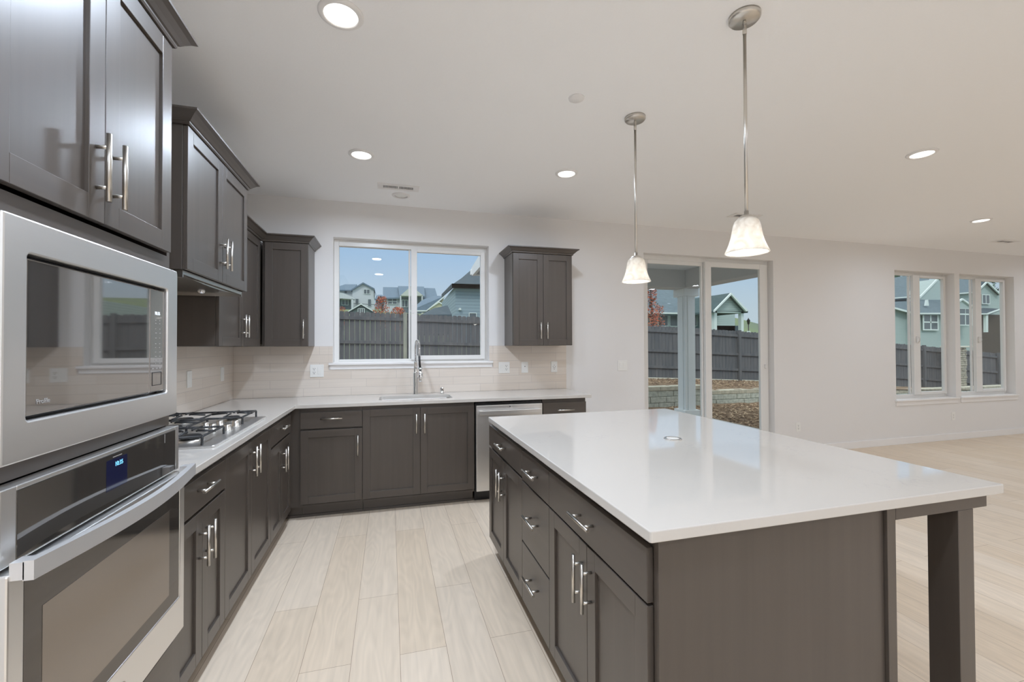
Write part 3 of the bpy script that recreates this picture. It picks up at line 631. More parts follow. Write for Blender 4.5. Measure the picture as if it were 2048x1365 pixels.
# ------------------------------------------------------------------ small fittings
def outlet(p, face, label, kinds, w=.071, cat='outlet', name='wall_outlet', group=None):
    """plate centred at p; face 'B' = window wall, 'L' = left wall"""
    r = thing(name, p, label, cat, group); px, py, pz = p
    w = .071+.046*(len(kinds)-1); hh = .0575
    T = (lambda x, y, z: (px+x, py-y, pz+z)) if face == 'B' else (lambda x, y, z: (px+y, py+x, pz+z))
    m = MB().box(-w/2, w/2, 0, .0055, -hh, hh).swap(T); m.build('plate', 'plate', r, bevel=.002)
    for i, k in enumerate(kinds):
        c = (i-(len(kinds)-1)/2)*.046
        if k == 'o':
            m = MB().box(c-.0165, c+.0165, .0054, .0068, -.034, .034).swap(T); f = m.build('receptacle', 'plate', r, bevel=.0006)
            m = MB()
            for zz in (.017, -.017): m.box(c-.0085, c-.0055, .0067, .0070, zz-.001, zz+.009).box(c+.0055, c+.0085, .0067, .0070, zz-.001, zz+.009).box(c-.003, c+.003, .0067, .0070, zz-.011, zz-.005)
            m.swap(T); m.build('slots', 'slot', f)
        elif k == 's':
            m = MB().box(c-.0165, c+.0165, .0054, .0074, -.034, .034).box(c-.0155, c+.0155, .0074, .0085, -.002, .032).swap(T); m.build('rocker', 'plate', r, bevel=.001)
        elif k == 'd':
            m = MB().box(c-.004, c+.004, .0054, .0062, .004, .013).swap(T); m.build('jack', 'slot', r)
        elif k == 'q':
            m = MB()
            for a_, b_ in ((0, .018), (-.012, .003), (.012, .003), (-.007, -.012), (.007, -.012), (0, -.026)): m.box(c+a_-.003, c+a_+.003, .0054, .0060, b_-.003, b_+.003)
            m.swap(T); m.build('jacks', 'slot', r)
TZ = 1.148; TY = -.0082
outlet((.688, TY, TZ), 'B', 'double white plate with outlet and rocker switch, on tile left of the kitchen window', 'os', cat='outlet')
outlet((2.466, TY, TZ), 'B', 'double white plate with rocker switch and outlet, on tile right of the kitchen window', 'so')
outlet((2.688, TY, TZ), 'B', 'single white plate with one small jack, between two outlets on the tile', 'd', name='jack_plate')
outlet((3.014, TY, TZ), 'B', 'white plate with several small dark jacks near the right end of the tile', 'q', name='jack_plate')
outlet((3.829, -.0002, TZ), 'B', 'double white switch plate on the painted wall left of the sliding door', 'ss', name='light_switch', cat='switch')
outlet((6.306, -.0002, .332), 'B', 'low white outlet on the wall right of the sliding door', 'o')
outlet((9.142, -.0002, .338), 'B', 'low white outlet below the two living room windows', 'o')
outlet((.0082, -.886, 1.150), 'L', 'white plate on the left wall tile above the cooktop end, nearer the oven', 's', name='light_switch', cat='switch')
outlet((.0082, -.273, 1.148), 'L', 'white plate on the left wall tile close to the corner', 's', name='light_switch', cat='switch')
r = thing('pop_up_outlet', (2.655, -2.528, CTOP), 'round flush pop-up outlet with chrome rim in the island countertop', 'outlet')
MB().lathe([(.030, 0), (.043, 0), (.043, .002), (.040, .0045), (.031, .0045), (.030, .003)], (2.655, -2.528, CTOP), 36, closed=True).build('rim', 'chrome', r)
MB().lathe([(0, 0), (.030, 0), (.030, .0035), (0, .0035)], (2.655, -2.528, CTOP), 32).build('lid', 'plate', r)

# ceiling fittings
def can_light(x, y, label, on=True, group=None, k=1.0):
    r = thing('recessed_light', (x, y, H), label, 'ceiling light', group)
    MB().lathe([(.066, 0), (.089, 0), (.089, -.004), (.084, -.009), (.070, -.011), (.066, -.008)], (x, y, H), 40, closed=True).build('trim_ring', 'trim_paint', r)
    MB().lathe([(0, -.001), (.066, -.001), (.066, -.006), (.0, -.006)], (x, y, H), 36).build('lens', 'lens' if on else 'plate', r)
    if on:
        ld = bpy.data.lights.new('can_lamp', 'AREA'); ld.shape = 'DISK'; ld.size = .13; ld.energy = CAN_W*k; ld.color = CAN_COL; ld.spread = math.radians(170)
        lo = bpy.data.objects.new('can_lamp', ld); COL.objects.link(lo); lo.parent = r; lo.location = (0, 0, -.013)
can_light(1.139, -2.467, 'lit recessed ceiling light nearest the camera, above the aisle', k=2.5)
can_light(1.139, -1.105, 'lit recessed ceiling light above the aisle near the corner cabinets', k=2.5)
can_light(2.678, -1.171, 'lit recessed ceiling light between the kitchen window and the pendants', k=1.6)
can_light(4.994, -2.165, 'lit recessed ceiling light right of the near pendant, larger of the two there')
can_light(7.588, -1.145, 'small-looking lit recessed ceiling light over the living room at far right')
r = thing('recessed_light', (1.431, -.309, H), 'unlit recessed ceiling light next to the air vent above the sink', 'ceiling light')
MB().lathe([(.056, 0), (.080, 0), (.080, -.004), (.074, -.010), (.060, -.013), (.056, -.010)], (1.431, -.309, H), 36, closed=True).build('trim_ring', 'trim_paint', r)
MB().lathe([(0, -.001), (.056, -.001), (.052, -.004), (.0, -.003)], (1.431, -.309, H), 32).build('lens', 'plate', r)
for x, y in ((1.14, -3.95), (1.87, -5.6), (1.95, -7.3), (4.2, -3.95), (4.2, -5.6), (4.2, -7.2), (5.5, -4.7), (5.5, -6.4), (7.4, -4.6), (8.0, -3.8), (10.9, -3.9), (12.0, -5.6), (7.0, -7.6), (10.0, -7.6)): can_light(x, y, 'unseen recessed ceiling light behind the camera position, placed to fill the room', group='unseen ceiling lights behind the camera, mostly added fill', k=3.0 if x < 2 else 1.0)  # unseen cans added for fill light; a few placed from reflections in the glass
for y in (-1.15, -2.5): can_light(10.9, y, 'unseen recessed ceiling light added in the living room beyond the right edge of the view', group='added ceiling lights past the right edge')  # unseen cans added to light the living room end
def pendant(x, y, label):
    r = thing('pendant_light', (x, y, H), label, 'pendant light', 'pendants over the island')
    MB().lathe([(0, 0), (.061, 0), (.061, -.014), (.055, -.021), (.0, -.021)], (x, y, H), 40).build('canopy', 'nickel', r, bevel=0)
    MB().lathe([(0, -.020), (.006, -.020), (.008, -.034), (.005, -.040), (.008, -.046), (.0085, -.075), (.0075, -.078), (.0, -.078)], (x, y, H), 18).build('coupling', 'nickel', r)
    MB().tube([(x, y, H-.07), (x, y, 1.905)], .0068, 14).build('stem', 'nickel', r)
    MB().lathe([(0, 1.922), (.009, 1.922), (.010, 1.906), (.022, 1.902), (.034, 1.892), (.037, 1.880), (.0, 1.880)], (x, y, 0), 28).build('socket_cap', 'nickel', r)
    out = [(.016, 1.893), (.034, 1.890), (.046, 1.878), (.0525, 1.858), (.056, 1.835), (.0605, 1.812), (.067, 1.790), (.0755, 1.768), (.083, 1.752), (.0835, 1.748)]
    inn = [(q-.004, z-(.003 if i < 3 else 0)) for i, (q, z) in enumerate(out)][::-1]; inn[0] = (.079, 1.7485)
    MB().lathe(out+inn, (x, y, 0), 44, closed=True).build('glass_shade', 'alabaster', r)
    MB().lathe([(0, 1.882), (.012, 1.880), (.013, 1.850), (.024, 1.825), (.028, 1.805), (.024, 1.783), (.012, 1.772), (0, 1.770)], (x, y, 0), 20).build('bulb', 'bulb', r)
    ld = bpy.data.lights.new('bulb_lamp', 'POINT'); ld.energy = .65; ld.shadow_soft_size = .03; ld.color = (1, .97, .93)
    lo = bpy.data.objects.new('bulb_lamp', ld); COL.objects.link(lo); lo.parent = r; lo.location = (0, 0, 1.762-H)
pendant(2.749, -2.898, 'near pendant light with alabaster bell shade above the island, the larger-looking one')
pendant(2.746, -2.063, 'far pendant light with alabaster bell shade above the island, nearer the sliding door')
o = MB().lathe([(0, 0), (.043, 0), (.043, -.005), (.040, -.007), (0, -.007)], (2.323, -2.160, H), 40).build('sprinkler_cover', 'trim_paint', at=(2.323, -2.16, H)); tag(o, 'plain round white cover disc on the ceiling above the island', 'ceiling cover')
def vent(cx, cy, lx, ly, ang, label):
    r = thing('ceiling_vent', (cx, cy, H), label, 'air vent'); ca, sa = math.cos(ang), math.sin(ang)
    T = lambda x, y, z: (cx+x*ca-y*sa, cy+x*sa+y*ca, H+z)
    m = MB(); fx_, fy_ = lx*.14, ly*.27
    m.box(-lx/2, lx/2, -ly/2, -ly/2+fy_, -.006, 0).box(-lx/2, lx/2, ly/2-fy_, ly/2, -.006, 0).box(-lx/2, -lx/2+fx_, -ly/2+fy_, ly/2-fy_, -.006, 0).box(lx/2-fx_, lx/2, -ly/2+fy_, ly/2-fy_, -.006, 0).box(-.009, .009, -ly/2+fy_, ly/2-fy_, -.006, 0)
    m.swap(T); m.build('frame', 'trim_paint', r, bevel=.0015)
    m = MB(); n = 22
    for i in range(n):
        x = -lx/2+fx_+(lx-2*fx_)*(i+.5)/n
        if abs(x) > .012: m.prism([(x-.002, -ly/2+fy_, -.005), (x+.000, -ly/2+fy_, -.005), (x+.004, -ly/2+fy_, -.001), (x+.002, -ly/2+fy_, -.001)], (0, ly-2*fy_, 0))
    m.swap(T); m.build('slats', 'trim_paint', r)
    m = MB().box(-lx/2+fx_*.8, lx/2-fx_*.8, -ly/2+fy_*.8, ly/2-fy_*.8, -.0008, 0).swap(T); m.build('duct_opening', 'slot', r)
vent(1.405, -.513, .345, .135, 0, 'white slotted ceiling air vent above the sink')
vent(4.94, -.60, .34, .14, 0, 'white ceiling air vent behind the near pendant')
vent(9.19, -.56, .34, .14, 0, 'white ceiling air vent above the living room windows at far right')

# ------------------------------------------------------------------ outside
def zf(x): return .54-.02*x-.0011*x*x if x > 0 else .54+.0*x
def ground_box(name, m, x0, x1, y0, y1, fz, nx, ny, kind='structure', jitter=0, label=None):
    mb = MB(); rnd = random.Random(3); V = {}
    for i in range(nx+1):
        for j in range(ny+1):
            x = x0+(x1-x0)*i/nx; y = y0+(y1-y0)*j/ny; V[i, j] = mb.bm.verts.new((x, y, fz(x, y)+jitter*(rnd.random()-.5)))
    for i in range(nx):
        for j in range(ny):
            f = mb._f([V[i, j], V[i+1, j], V[i+1, j+1], V[i, j+1]]); f.smooth = True
    o = mb.build(name, m); o['kind'] = kind
    if label: o['label'] = label
    return o
def yard(x, y): return -.06-.022*max(0, x-9.5)
ground_box('ground', 'bark', -6, 34, WT, 4.80, yard, 160, 26, jitter=.03)
bed = lambda x, y: (.385 if x < 8.55 else max(-.25, .235-.034*max(0, x-10.5)))*(8.75-y)/4.0+zf(x)*(y-4.75)/4.0+.02
ground_box('ground', 'bark', -6, 34, 4.72, 8.95, bed, 160, 22, jitter=.03)
def hill(x, y):
    m_ = min(1, max(0, 1-(x-26-.55*y)/45)); return zf(max(-5, min(x, 24)))-.35+.097*(y-9)*m_+3.4*math.exp(-((x-50)/14)**2)*min(1, max(0, (y-36)/22))
ground_box('hill', 'hill_grass', -90, 180, 8.9, 240, hill, 90, 60)
# loose bark chips
def chips(n, xr, yr, fz, label, seed):
    mb = MB(); rnd = random.Random(seed)
    for i in range(n):
        x = rnd.uniform(*xr); y = rnd.uniform(*yr); z = fz(x, y)+.012; a_ = rnd.random()*PI; l = rnd.uniform(.02, .055); w_ = rnd.uniform(.006, .014)
        dx, dy = math.cos(a_)*l, math.sin(a_)*l; ex, ey = -math.sin(a_)*w_, math.cos(a_)*w_; t_ = rnd.uniform(-.012, .02); mb.mi = rnd.randrange(3)
        mb.prism([(x-dx-ex, y-dy-ey, z), (x+dx-ex, y+dy-ey, z+t_), (x+dx+ex, y+dy+ey, z+t_), (x-dx+ex, y-dy+ey, z)], (0, 0, .008))
    o = mb.build('bark_mulch', ['bark_chip', 'bark_chip_dark', 'bark_chip_pale'], at=((xr[0]+xr[1])/2, yr[0], 0)); tag(o, label, 'mulch', kind='stuff')
chips(4200, (7.4, 12.6), (.9, 4.34), yard, 'loose bark chips covering the yard in front of the block wall', 8)
chips(1600, (7.0, 14.5), (5.12, 8.5), bed, 'loose bark chips on the raised bed between block wall and fence', 9)
# retaining walls of split-face block
def block_wall(label, x0, x1, y, zb, zt, courses, bl=.42, at=None):
    r = thing('retaining_wall', ((x0+x1)/2, y, zb), label, 'retaining wall'); rnd = random.Random(int(x0*10)); hc = .095; h = (zt-hc-zb)/courses
    m = MB()
    for c in range(courses):
        x = x0-(bl/2 if c % 2 else 0); sb = .014*c
        while x < x1-.01:
            j = rnd.uniform(0, .016); m.box(max(x, x0)+.006, min(x+bl, x1)-.006, y+sb-.012+j, y+.26, zb+h*c+.005, zb+h*(c+1)-.005); x += bl
    m.build('block_courses', 'wall_block', r, bevel=.008)
    m = MB(); x = x0
    while x < x1-.01: m.box(x+.003, min(x+.6, x1)-.003, y+.01, y+.30, zt-hc, zt); x += .6
    m.build('cap_course', 'cap_block', r, bevel=.01)
block_wall('grey block retaining wall with three courses and a cap, seen left of the patio column', -4, 8.62, 4.50, -.10, .415, 3)
block_wall('lower grey block retaining wall seen through the right pane of the sliding door', 8.65, 13.0, 4.66, -.10, .255, 2)
block_wall('lowest grey block retaining wall seen at the bottom of the left living room window', 13.02, 26, 4.74, -.30, .07, 2)
r = thing('stone_pillar', (24.1, 8.1, -.6), 'pale stacked stone pillar with a cap, at the fence in the right living room window', 'pillar')
m = MB(); rnd = random.Random(5); z = -.62
while z < 1.24:
    h = rnd.uniform(.07, .11); x = 23.86
    while x < 24.28: w_ = min(rnd.uniform(.12, .24), 24.32-x); j = rnd.uniform(0, .03); m.box(x+.006, x+w_-.006, 7.98+j, 8.3, z, z+h-.012); x += w_
    z += h
m.build('stones', 'cap_block', r, bevel=.012); MB().box(23.5, 24.62, 7.9, 8.45, z, z+.06).build('cap', 'pale_plain', r, bevel=.01)
# fence
FY = 8.8
r = thing('wooden_fence', (10, FY, .2), 'long weathered grey dog-eared board fence at the back of the yard', 'fence')
px = [1.77+2.365*k for k in range(-2, 13)]
for i, x in enumerate(px):
    zb = zf(x); MB().box(x-.05, x+.05, FY-.11, FY-.012, zb-.3, zb+1.86).build('post', 'fence_post' if i == 2 else 'fence_post_dark', r, bevel=.004)
for xa, xb in zip(px, px[1:]):
    mb = MB(); n = 17; w_ = (xb-xa)/n; rnd = random.Random(int(xa*7))
    for k in range(n):
        a_ = xa+w_*k+.003+rnd.uniform(0, .003); b_ = xa+w_*(k+1)-.003-rnd.uniform(0, .003); zb = zf((a_+b_)/2)+.05; zt = zf((a_+b_)/2)+1.83+rnd.uniform(-.012, .012); c = .03; y = FY+rnd.uniform(-.003, .003)
        mb.prism([(a_, y, zb), (b_, y, zb), (b_, y, zt-c), (b_-c, y, zt), (a_+c, y, zt), (a_, y, zt-c)], (0, .018, 0))
    mb.build('boards', 'fence_wood', r)
    for hz in (.42, .98, 1.66):
        za, zb2 = zf(xa)+hz, zf(xb)+hz
        MB().prism([(xa+.05, FY-.055, za-.045), (xb-.05, FY-.055, zb2-.045), (xb-.05, FY-.055, zb2+.045), (xa+.05, FY-.055, za+.045)], (0, .048, 0)).build('rail', 'fence_wood', r, bevel=.003)
    MB().prism([(xa+.05, FY-.04, zf(xa)-.12), (xb-.05, FY-.04, zf(xb)-.12), (xb-.05, FY-.04, zf(xb)+.055), (xa+.05, FY-.04, zf(xa)+.055)], (0, .03, 0)).build('base_strip', 'pale_plain', r)  # pale strip along the foot of the fence
# patio
o = MB().box(2.8, 7.3, WT+.001, 3.35, -.12, -.03).build('patio_slab', 'concrete'); o['kind'] = 'structure'
r = thing('patio_column', (6.96, 3.0, -.03), 'white square patio column with capital and base outside the sliding door', 'column')
MB().box(6.845, 7.075, 2.89, 3.12, .12, 2.33).box(6.90, 7.02, 2.876, 2.89, .12, 2.33).box(6.831, 6.845, 2.945, 3.065, .12, 2.33).build('shaft', 'patio_white', r, bevel=.004)
MB().box(6.79, 7.13, 2.835, 3.175, 2.33, 2.475).build('capital', 'patio_white', r, bevel=.006); MB().box(6.79, 7.13, 2.835, 3.175, -.03, .12).build('base', 'patio_white', r, bevel=.006)
r = thing('patio_column', (3.06, 3.0, -.03), 'white square patio column at the left end of the patio, hidden by the house wall', 'column')
MB().box(2.945, 3.175, 2.89, 3.12, .12, 2.33).build('shaft', 'patio_white', r, bevel=.004)
MB().box(2.89, 3.23, 2.835, 3.175, 2.33, 2.475).build('capital', 'patio_white', r, bevel=.006); MB().box(2.89, 3.23, 2.835, 3.175, -.03, .12).build('base', 'patio_white', r, bevel=.006)
r = thing('patio_roof', (5, 1.7, 2.5), 'flat patio cover with boxed beams outside the sliding door', 'patio roof')
MB().box(2.86, 7.1, WT+.01, 3.3, 2.82, 2.86).build('ceiling_boards', 'patio_ceiling', r)
MB().box(2.9, 7.12, 2.82, 3.16, 2.477, 2.82).build('front_beam', 'patio_beam', r, bevel=.004); MB().box(6.80, 7.12, WT+.01, 2.82, 2.477, 2.82).build('side_beam', 'patio_beam', r, bevel=.004); MB().box(2.9, 3.22, WT+.01, 2.82, 2.477, 2.82).build('side_beam', 'patio_beam', r, bevel=.004)
MB().prism([(2.76, WT+.01, 2.80), (2.76, 3.40, 2.64), (2.76, 3.46, 2.79), (2.76, WT+.01, 3.18)], (.05, 0, 0)).build('fascia', 'patio_white', r)
MB().prism([(2.812, WT+.01, 3.13), (2.812, 3.46, 2.77), (2.812, 3.46, 2.80), (2.812, WT+.01, 3.16)], (4.5, 0, 0)).build('shingles', 'h_dark', r)
MB().box(2.74, 7.3, 3.40, 3.48, 2.66, 2.76).build('gutter', 'patio_white', r, bevel=.01)

# houses beyond the fence
def house(name, label, cat):
    return thing(name, (0, 0, 0), label, cat)
def wallp(pts, y, depth): return MB().prism([(x, y, z) for x, z in pts], (0, depth, 0))
def plate(pts, th): return MB().prism(pts, (0, 0, -th))
def prismxy(pts, z0, z1): return MB().prism([(x, y, z0) for x, y in pts], (0, 0, z1-z0))
def hpart(hs, name, mb, m): return mb.build(name, m, hs)
def hwin(hs, x0, x1, z0, z1, y, nx, nz):
    s_ = min(x1-x0, z1-z0)*.09; m = MB(); m.box(x0-s_, x0, y-.06, y+.02, z0-s_, z1+s_).box(x1, x1+s_, y-.06, y+.02, z0-s_, z1+s_).box(x0, x1, y-.06, y+.02, z0-s_, z0).box(x0, x1, y-.06, y+.02, z1, z1+s_)
    for i in range(1, nx): x = x0+(x1-x0)*i/nx; m.box(x-s_/2, x+s_/2, y-.05, y, z0, z1)
    for i in range(1, nz): z = z0+(z1-z0)*i/nz; m.box(x0, x1, y-.05, y, z-s_/2, z+s_/2)
    f = m.build('window', 'h_trim', hs); MB().box(x0, x1, y-.02, y+.01, z0, z1).build('pane', 'h_glass', f)
H=house('white_house','white two-storey house with tall gable, on far hillside at left of kitchen window','house')
hpart(H,'wall',wallp([(-10.51, 8.73), (-3.69, 8.79), (-3.69, 20.93), (-7.2, 22.75), (-10.52, 20.88)],150,8),'h_white')
hpart(H,'wall',wallp([(-17.83, 8.8), (-10.58, 8.87), (-10.59, 20.75), (-17.85, 20.53)],153,8),'h_white')
hpart(H,'roof',plate([(-10.92, 149.2, 20.43), (-7.16, 149.2, 22.89), (-7.16, 158.2, 22.89), (-10.92, 158.2, 20.43)],0.5),'h_slate')
hpart(H,'roof',plate([(-7.16, 149.2, 22.89), (-3.5, 149.2, 21.0), (-3.5, 158.2, 21.0), (-7.16, 158.2, 22.89)],0.5),'h_slate')
hpart(H,'roof',plate([(-3.58, 149.2, 21.0), (-3.02, 149.2, 19.0), (-3.02, 158.2, 19.0), (-3.58, 158.2, 21.0)],0.5),'h_slate')
hpart(H,'roof',plate([(-18.5, 152.0, 20.38), (-10.51, 152.0, 20.63), (-9.58, 157.0, 23.21), (-13.5, 157.0, 23.07)],0.4),'h_slate')
hpart(H,'porch_roof',wallp([(-16.75, 16.9), (-9.45, 16.61), (-9.45, 17.09), (-12.6, 18.45), (-16.75, 19.11)],144,3),'h_white')
hpart(H,'porch_post',wallp([(-10.43, 8.44), (-9.82, 8.44), (-9.83, 16.76), (-10.43, 16.75)],144,1),'h_white')
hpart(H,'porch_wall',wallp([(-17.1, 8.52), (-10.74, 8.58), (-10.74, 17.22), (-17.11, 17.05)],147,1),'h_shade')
hpart(H,'balcony_rail',wallp([(-10.05, 15.35), (-0.88, 15.06), (-0.88, 15.26), (-10.05, 15.54)],146,0.3),'h_rail')
hwin(H,-6.88,-5.12,19.18,20.55,149.8,2,1)
hwin(H,-9.56,-8.61,15.41,17.38,149.8,1,1)
hwin(H,-5.6,-4.64,14.99,17.32,149.8,1,1)
hwin(H,-13.27,-12.48,19.49,20.48,152.8,1,1)
hwin(H,-13.47,-11.64,15.06,16.64,146.8,2,1)
H=house('distant_house','small grey roofed house peeking between the two white houses on the hillside','house')
hpart(H,'wall',wallp([(-3.79, 9.76), (-0.69, 9.79), (-0.69, 19.94), (-3.79, 19.86)],170,6),'h_grey')
hpart(H,'roof',plate([(-4.13, 169.0, 19.55), (-0.13, 169.0, 19.66), (-1.48, 174.0, 21.72), (-3.17, 174.0, 21.67)],0.5),'h_slate')
H=house('grey_gable_house','grey-green gable with white trim, its top just above the fence on the left','house')
hpart(H,'wall',wallp([(-3.93, 3.74), (-0.76, 3.76), (-0.76, 6.29), (-2.49, 7.27), (-3.93, 6.37)],60,8),'h_sage')
hpart(H,'roof',plate([(-4.04, 59.7, 6.31), (-2.47, 59.7, 7.38), (-2.47, 67.7, 7.38), (-4.04, 67.7, 6.31)],0.3),'h_dark')
hpart(H,'roof',plate([(-2.47, 59.7, 7.38), (-0.65, 59.7, 6.23), (-0.65, 67.7, 6.23), (-2.47, 67.7, 7.38)],0.3),'h_dark')
hpart(H,'rake_trim',wallp([(-4.09, 6.19), (-2.46, 7.22), (-2.46, 7.38), (-4.09, 6.33)],59.5,0.2),'h_trim')
hpart(H,'rake_trim',wallp([(-2.46, 7.22), (-0.61, 6.11), (-0.61, 6.25), (-2.46, 7.38)],59.5,0.2),'h_trim')
hwin(H,-2.84,-2.05,5.83,6.65,59.8,3,1)
H=house('white_porch_house','white house with slate roof and gabled porch, behind the kitchen window mullion','house')
hpart(H,'wall',wallp([(0.01, 5.82), (4.26, 5.85), (4.27, 14.59), (0.01, 14.48)],115,8),'h_white')
hpart(H,'wall',wallp([(9.98, 5.89), (13.57, 5.91), (13.58, 14.44), (9.99, 14.34)],115,8),'h_white')
hpart(H,'roof',plate([(-0.35, 114.2, 14.12), (4.12, 114.2, 14.37), (3.75, 121.0, 17.88), (-0.38, 121.0, 17.81)],0.4),'h_slate')
hpart(H,'roof',plate([(3.85, 113.5, 14.68), (10.4, 113.5, 14.86), (10.63, 120.0, 18.18), (3.59, 120.0, 18.09)],0.4),'h_slate')
hpart(H,'roof',plate([(9.93, 114.2, 14.12), (13.9, 114.2, 14.22), (13.78, 121.0, 17.93), (10.57, 121.0, 17.96)],0.4),'h_slate')
hpart(H,'porch_gable',wallp([(3.92, 14.4), (9.83, 14.56), (6.79, 16.99)],111,3),'h_cream')
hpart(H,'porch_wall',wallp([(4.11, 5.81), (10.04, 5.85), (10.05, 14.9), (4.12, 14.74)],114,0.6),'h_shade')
hpart(H,'porch_post',wallp([(3.92, 5.7), (4.23, 5.7), (4.23, 14.54), (3.92, 14.53)],111,0.5),'h_white')
hpart(H,'porch_post',wallp([(9.31, 5.74), (9.63, 5.74), (9.64, 14.69), (9.32, 14.68)],111,0.5),'h_white')
hwin(H,0.96,3.18,12.63,13.96,114.8,2,2)
hwin(H,4.49,5.9,11.87,13.55,113.8,2,1)
H=house('yellow_gable_house','low house with dark roof and pale yellow gable, beside the teal house beyond the fence','house')
hpart(H,'wall',wallp([(5.2, 2.99), (8.03, 3.01), (8.04, 5.94), (7.24, 6.9), (5.21, 5.49)],46,6),'h_yellow')
hpart(H,'roof',plate([(3.52, 45.4, 5.35), (5.33, 45.4, 5.38), (7.34, 45.4, 7.12), (6.61, 50.0, 7.62), (5.21, 50.0, 7.09)],0.2),'h_slate')
hpart(H,'rake_trim',wallp([(3.4, 5.25), (5.3, 5.29), (7.36, 6.98), (7.3, 7.1), (5.27, 5.42), (3.4, 5.38)],45.1,0.2),'h_trim')
hpart(H,'front_gable',wallp([(5.63, 4.88), (7.61, 4.91), (7.61, 5.75), (6.62, 6.34), (5.63, 5.65)],44.5,1),'h_yellow')
hpart(H,'gable_trim',wallp([(5.56, 5.52), (6.6, 6.23), (6.6, 6.37), (5.56, 5.66)],44.3,0.15),'h_trim')
hpart(H,'gable_trim',wallp([(6.6, 6.23), (7.7, 5.56), (7.7, 5.71), (6.6, 6.37)],44.3,0.15),'h_trim')
H=house('dark_shed','low dark shingled hip roof rising just above the fence beside the teal house','shed')
hpart(H,'wall',wallp([(3.12, 2.08), (4.68, 2.09), (4.68, 3.22), (3.13, 3.2)],20.4,4),'h_dark')
hpart(H,'roof',plate([(2.99, 20.0, 3.12), (4.68, 20.0, 3.15), (4.82, 23.0, 3.94), (3.98, 23.0, 3.74)],0.2),'h_dark')
H=house('teal_house','blue-grey lap sided two-storey house with dark hip roof, right side of kitchen window','house')
hpart(H,'wall',prismxy([(5.61,25),(9.06,25),(9.06,36),(5.97,36)],0.3,5.46),'h_teal')
hpart(H,'roof',plate([(5.34, 24.5, 5.48), (9.0, 24.5, 5.51), (9.97, 30.0, 8.8), (8.39, 30.0, 8.31), (7.26, 28.0, 7.01)],0.25),'h_dark')
hpart(H,'roof',plate([(5.34, 24.5, 5.48), (7.26, 28.0, 7.01), (8.18, 31.0, 8.0), (6.03, 36.5, 6.18)],0.25),'h_dark')
hpart(H,'gutter',plate([(5.29, 24.4, 5.38), (8.97, 24.4, 5.41), (8.97, 24.4, 5.54), (5.29, 24.4, 5.52)],0.15),'h_gutter')
hpart(H,'gutter',plate([(5.29, 24.4, 5.38), (5.29, 24.4, 5.52), (5.99, 36.5, 6.23), (5.99, 36.5, 6.06)],0.15),'h_gutter')
hpart(H,'roof_vent',wallp([(6.45, 5.87), (6.6, 5.88), (6.57, 6.0), (6.46, 5.99)],25.9,0.3),'h_trim')
hpart(H,'utility_box',wallp([(5.8, 3.81), (5.97, 3.81), (5.95, 3.95), (5.83, 3.95)],24.8,0.2),'h_trim')
hwin(H,6.54,6.99,3.01,3.61,24.9,1,1)
H=house('grey_roof_house','house with broad blue-grey shingle roof and row of brown windows, behind the patio column','house')
hpart(H,'wall',wallp([(16.45, 1.07), (30.2, 1.0), (30.24, 4.17), (16.47, 4.21)],27,7),'h_mint')
hpart(H,'roof',plate([(15.99, 26.0, 4.04), (25.99, 26.0, 4.02), (30.92, 33.0, 7.14), (19.39, 33.0, 7.75)],0.25),'h_slate2')
hpart(H,'roof',plate([(24.41, 25.4, 3.93), (26.89, 25.4, 4.24), (32.11, 29.5, 6.21), (27.61, 29.5, 5.71)],0.2),'h_slate2')
hpart(H,'eave_trim',wallp([(15.89, 3.91), (25.77, 3.9), (25.77, 4.02), (15.89, 4.04)],25.8,0.2),'h_trim')
hpart(H,'gable_end',wallp([(28.26, 5.6), (28.86, 5.62), (28.78, 5.94), (28.38, 6.67)],30,0.3),'h_trim')
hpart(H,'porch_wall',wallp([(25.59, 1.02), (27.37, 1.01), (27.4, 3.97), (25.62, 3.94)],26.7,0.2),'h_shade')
hwin(H,21.73,22.42,3,3.85,26.85,1,1)
hwin(H,22.66,23.36,3.01,3.84,26.85,1,1)
hwin(H,23.58,24.27,3,3.84,26.85,1,1)
hwin(H,25.6,25.93,3.02,3.81,26.55,1,1)
H=house('gabled_porch','pale green gabled porch roof on white posts, behind the fence in the right door pane','porch')
hpart(H,'gable_wall',wallp([(24.88, 3.95), (27.29, 3.94), (27.48, 4.13), (26.25, 5.21), (24.92, 4.12)],23,0.3),'h_mint')
hpart(H,'roof',plate([(24.36, 22.6, 3.93), (25.88, 22.6, 5.3), (25.88, 31.6, 5.3), (24.36, 31.6, 3.93)],0.15),'h_dkgreen')
hpart(H,'roof',plate([(25.88, 22.6, 5.3), (27.37, 22.6, 3.98), (27.37, 31.6, 3.98), (25.88, 31.6, 5.3)],0.15),'h_dkgreen')
hpart(H,'rake_trim',wallp([(24.29, 3.83), (25.79, 5.13), (25.79, 5.28), (24.3, 3.97)],22.5,0.15),'h_trim')
hpart(H,'rake_trim',wallp([(25.79, 5.13), (27.14, 3.91), (27.32, 3.99), (25.79, 5.28)],22.5,0.15),'h_trim')
hpart(H,'beam',wallp([(24.79, 3.82), (27.43, 3.82), (27.43, 3.98), (24.79, 3.97)],23,0.3),'h_mint')
hpart(H,'post',wallp([(24.65, 1.8), (24.9, 1.8), (24.92, 3.93), (24.68, 3.93)],23,0.3),'h_trim')
hpart(H,'post',wallp([(27.1, 1.65), (27.33, 1.65), (27.36, 3.94), (27.13, 3.93)],23,0.3),'h_trim')
hpart(H,'back_fence',wallp([(27.47, 1.44), (30.94, 1.43), (30.96, 3.09), (27.49, 3.06)],27,0.1),'h_dark')
H=house('pale_siding_house','large pale green lap sided house seen through the left living room window','house')
